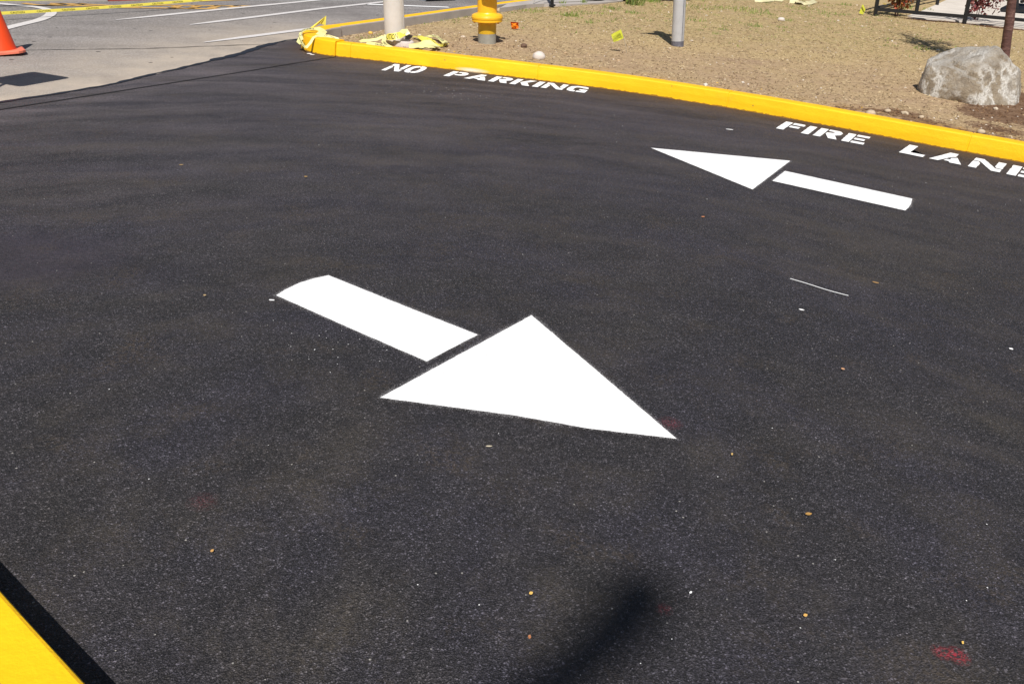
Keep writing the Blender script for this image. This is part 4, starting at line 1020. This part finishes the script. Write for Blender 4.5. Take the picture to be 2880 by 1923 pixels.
# thin black post, guy wire and far side pieces
bp = G(1553, 17, .14); t_ = empty('sign_post', bp, 'thin black square post at the far lawn edge by the sidewalk', 'post'); lean(t_, -.10)
b = MB(); b.box((0, 0, .6), (.052, .052, 1.3)); b.build('tube', M['black'], t_); b = MB(); b.box((0, 0, .005), (.10, .10, .02)); b.build('foot', M['black'], t_)
gw = MB(); gw.tube([G(1498, 14, .13), at(1520, -40, G(1498, 14, .13).y+.3), at(1700, -400, 16)], .008, 6); tag(gw.build('guy_wire', M['wire']), 'taut dark guy wire slanting up from the far lawn edge', 'cable')
cp = MB(); A_ = G(1186, 6, -.01)+Vector((0, .15, .13)); B_2 = G(1262, 3, -.01)+Vector((0, .15, .10)); n_ = 46
cp.tube([A_.lerp(B_2, k/n_) for k in range(n_+1)], [.11+.03*math.cos(k*math.pi*2/5) for k in range(n_+1)], 18)
tag(cp.build('corrugated_pipe', simple('blue_grey_plastic', (.20, .215, .24), .6, .2, 8), None, True), 'blue grey corrugated pipe lying at the far roadside', 'pipe')
# far side of the street, top left
fkb = MB(); P1, P2, P3 = G(168, 8, -.01), G(305, 3, -.01), G(660, -20, -.01)
def wallstrip(name, a, b_, hgt, th, mat, label, cat):
    m_ = MB(); d = (b_-a).normalized(); nrm = Vector((-d.y, d.x, 0)); 
    if nrm.y < 0: nrm = -nrm
    q_ = [a, b_, b_+nrm*th, a+nrm*th]
    m_.add([p+Vector((0, 0, -.02)) for p in q_]+[p+Vector((0, 0, hgt)) for p in q_], [(3, 2, 1, 0), (4, 5, 6, 7)]+[(i, (i+1) % 4, (i+1) % 4+4, i+4) for i in range(4)])
    return tag(m_.build(name, mat), label, cat)
wallstrip('far_kerb', G(30, 9.5, -.01)+Vector((0, .1, 0)), G(303, 4.5, -.01), .10, .3, M['walk'], 'cream concrete kerb of the island at the far top left', 'kerb')
wallstrip('red_kerb', G(306, 4.5, -.01), G(520, -2, -.01), .14, .3, simple('red_kerb_paint', (.42, .08, .055), .6, .15, 9), 'faded red painted kerb at the top left across the street', 'kerb')
wallstrip('far_kerb', G(560, 2, -.01)+Vector((0, .2, 0)), G(960, -22, -.01), .10, .3, M['walk'], 'pale far kerb across the street above the orange hatching', 'kerb')
fg = MB(); fg.add([(-40, 17, -.006), (-8.2, 13.2, -.006), (-7, 30, -.006), (-40, 40, -.006)], [(0, 1, 2, 3)]); 

# ------------------------------------------------------------------ litter on the new asphalt
def leaflet(u, v, L, wd, ang, col, label, name='fallen_leaf', cat='leaf', group='leaf scraps scattered on the new asphalt'):
    L *= .40; wd *= .40; col = tuple(x*.8 for x in col); p = G(u, v, .004); b = MB(); ca, sa = math.cos(ang), math.sin(ang); vs = []
    for t_, w_ in ((0, .05), (.25, .8), (.5, 1), (.75, .7), (1, .05)):
        for sgn in (-1, 1):
            x, y = (t_-.5)*L, sgn*w_*wd/2; vs.append((x*ca-y*sa, x*sa+y*ca, .004+.01*abs(t_-.4)*L*20*.2+(.003 if sgn > 0 else 0)))
    b.add(vs, [(2*i, 2*i+2, 2*i+3, 2*i+1) for i in range(4)]); key = 'litter_%d_%d_%d' % tuple(int(c*100) for c in col)
    o = b.build(name, bpy.data.materials.get(key) or simple(key, col, .7, .15, 60)); o.location = p
    return tag(o, label, cat, group)
leaflet(1977, 612, .055, .03, .3, (.50, .20, .09), 'rust coloured leaf lying below the far arrow head')
leaflet(2370, 1040, .035, .024, -.5, (.60, .33, .18), 'tan oval leaf on the asphalt at mid right')
leaflet(2462, 797, .075, .014, -.5, (.42, .24, .08), 'thin amber sliver right of the curved white scratch')
leaflet(1493, 1671, .026, .02, .4, (.80, .50, .12), 'bright yellow fleck left of the soft dark shadow', 'paint_fleck', 'fleck')
leaflet(1489, 1794, .026, .02, 1.2, (.55, .22, .09), 'rusty fleck below the bright yellow one near the photo bottom', 'paint_fleck', 'fleck')
leaflet(2264, 1733, .028, .02, .2, (.70, .40, .10), 'yellow orange fleck to the right of the soft shadow', 'paint_fleck', 'fleck')
leaflet(2273, 1448, .05, .024, .1, (.45, .25, .06), 'frayed ochre scrap on the asphalt at lower right', 'paint_fleck', 'fleck')
leaflet(2706, 1810, .022, .016, .8, (.85, .55, .12), 'tiny golden fleck just above the red paint stain', 'paint_fleck', 'fleck')
leaflet(597, 1552, .024, .016, .8, (.62, .34, .10), 'lone orange fleck on the asphalt at lower left', 'paint_fleck', 'fleck')
leaflet(2058, 1280, .024, .018, .8, (.60, .40, .14), 'yellowish crumb below the tip of the big arrow', 'paint_fleck', 'fleck')
leaflet(1375, 1258, .05, .008, .1, (.55, .48, .36), 'straw coloured stick below the big arrow head', 'straw_piece', 'twig')
leaflet(860, 499, .05, .02, .1, (.42, .26, .08), 'ochre leaf scrap on the asphalt at upper left')
leaflet(510, 466, .06, .018, .3, (.36, .24, .10), 'faint brown leaf scrap left of the ochre one')
leaflet(576, 833, .03, .018, .3, (.45, .32, .16), 'dull tan scrap left of the big arrow shaft')
# white drips
def blob(u, v, L, wd, ang, label):
    p = G(u, v, .004); pts = [(math.cos(k*.7854)*L/2*random.uniform(.8, 1.1), math.sin(k*.7854)*wd/2*random.uniform(.8, 1.1)) for k in range(8)]
    o = sheet('paint_drip', [(x*math.cos(ang)-y*math.sin(ang), x*math.sin(ang)+y*math.cos(ang)) for x, y in pts], .0035, M['white'], None, 0, 1); o.location = (p.x, p.y, 0)
    return tag(o, label, 'paint drip', 'white paint drips on the lot')
blob(764, 843, .026, .014, .0, 'white paint drip at the tail corner of the big arrow shaft')
blob(2254, 870, .026, .016, -.4, 'white paint drip below the left end of the curved scratch')
blob(2844, 980, .02, .018, .3, 'white paint drip near the right edge at mid height')
blob(2052, 364, .07, .03, -.1, 'white double dash drip left of the word FIRE')
blob(1943, 1664, .011, .006, .9, 'white paint drip right of the soft shadow')
blob(870, 151, .06, .05, 0, 'white paint drip at the foot of the kerb nose')
blob(878, 154, .05, .04, 0, 'second white paint drip right of the one at the kerb nose')
sc = MB(); sc.ribbon(resample(smoothpath([G(2222, 783, .004), G(2270, 797, .004), G(2325, 815, .004), G(2362, 825, .004), G(2386, 831, .004)], 1), .02), .007); tag(sc.build('paint_scratch', M['white']), 'thin curved white paint streak on the asphalt at right', 'paint streak')
spk = MB()
for _ in range(170):
    k = random.random()
    if k < .35: u, v = random.gauss(1250, 90), random.gauss(250, 18)
    elif k < .6: u, v = random.uniform(1300, 2880), 0; v = 170+(u-1000)*.17+random.uniform(15, 130)
    elif k < .75: u, v = random.gauss(930, 110), random.gauss(960, 40)
    else: u, v = random.uniform(0, 2880), random.uniform(350, 1900)
    if v > 1900 or v < 150: continue
    p = G(u, v, .0045); r = random.uniform(.0009, .0024)*(1.7 if p.y > 5 else 1); a = random.uniform(0, 3)
    if segdist(p.x, p.y, front) < .05 or p.y > 8.9: continue
    if p.y > 7 and p.x > 0 and segdist(p.x, p.y, front) < .1: continue
    spk.add([(p.x+r*math.cos(a+q_)*(1.3 if q_ in (0, 3.14) else .8), p.y+r*math.sin(a+q_), p.z) for q_ in (0, 1.57, 3.14, 4.71)], [(0, 1, 2, 3)])
tag(spk.build('paint_specks', M['white']), kind='stuff', label='tiny white paint specks spattered over the new asphalt')

# ------------------------------------------------------------------ unseen lamp added behind the camera, arm shaped to cast the soft bottom shadow
HL = 13.5
spine = [(1380, 2080), (1560, 1923), (1660, 1835), (1740, 1760), (1795, 1690), (1820, 1630)]
arm = [caster(G(u, v), HL+.0*i) for i, (u, v) in enumerate(spine)]
sb = arm[0]+Vector((-.12, -.35, -.25)); base = Vector((sb.x-.02, sb.y-.25, .1))
sl_ = empty('added_shadow_lamp', base, 'tall street lamp behind the viewer whose arm throws the soft shadow below', 'street lamp')
lc = lambda p: p-base
b = MB(); b.tube(rs([Vector((0, 0, -.1)), Vector((0, 0, 4)), lc(sb)-Vector((0, 0, .4))]), .075, 14); b.build('pole', M['galv'], sl_, True)
b = MB(); b.tube(rs([lc(sb)-Vector((0, 0, .4)), lc(sb)]+[lc(p) for p in arm[:4]]), .070, 12); b.build('arm', M['galv'], sl_, True)
b = MB(); hd = rs([lc(p) for p in arm[2:]]); b.tube(hd, [.056+.034*math.sin(math.pi*min(1, i/(len(hd)-1))) for i in range(len(hd))], 14); b.build('lamp_head', M['galv'], sl_, True)
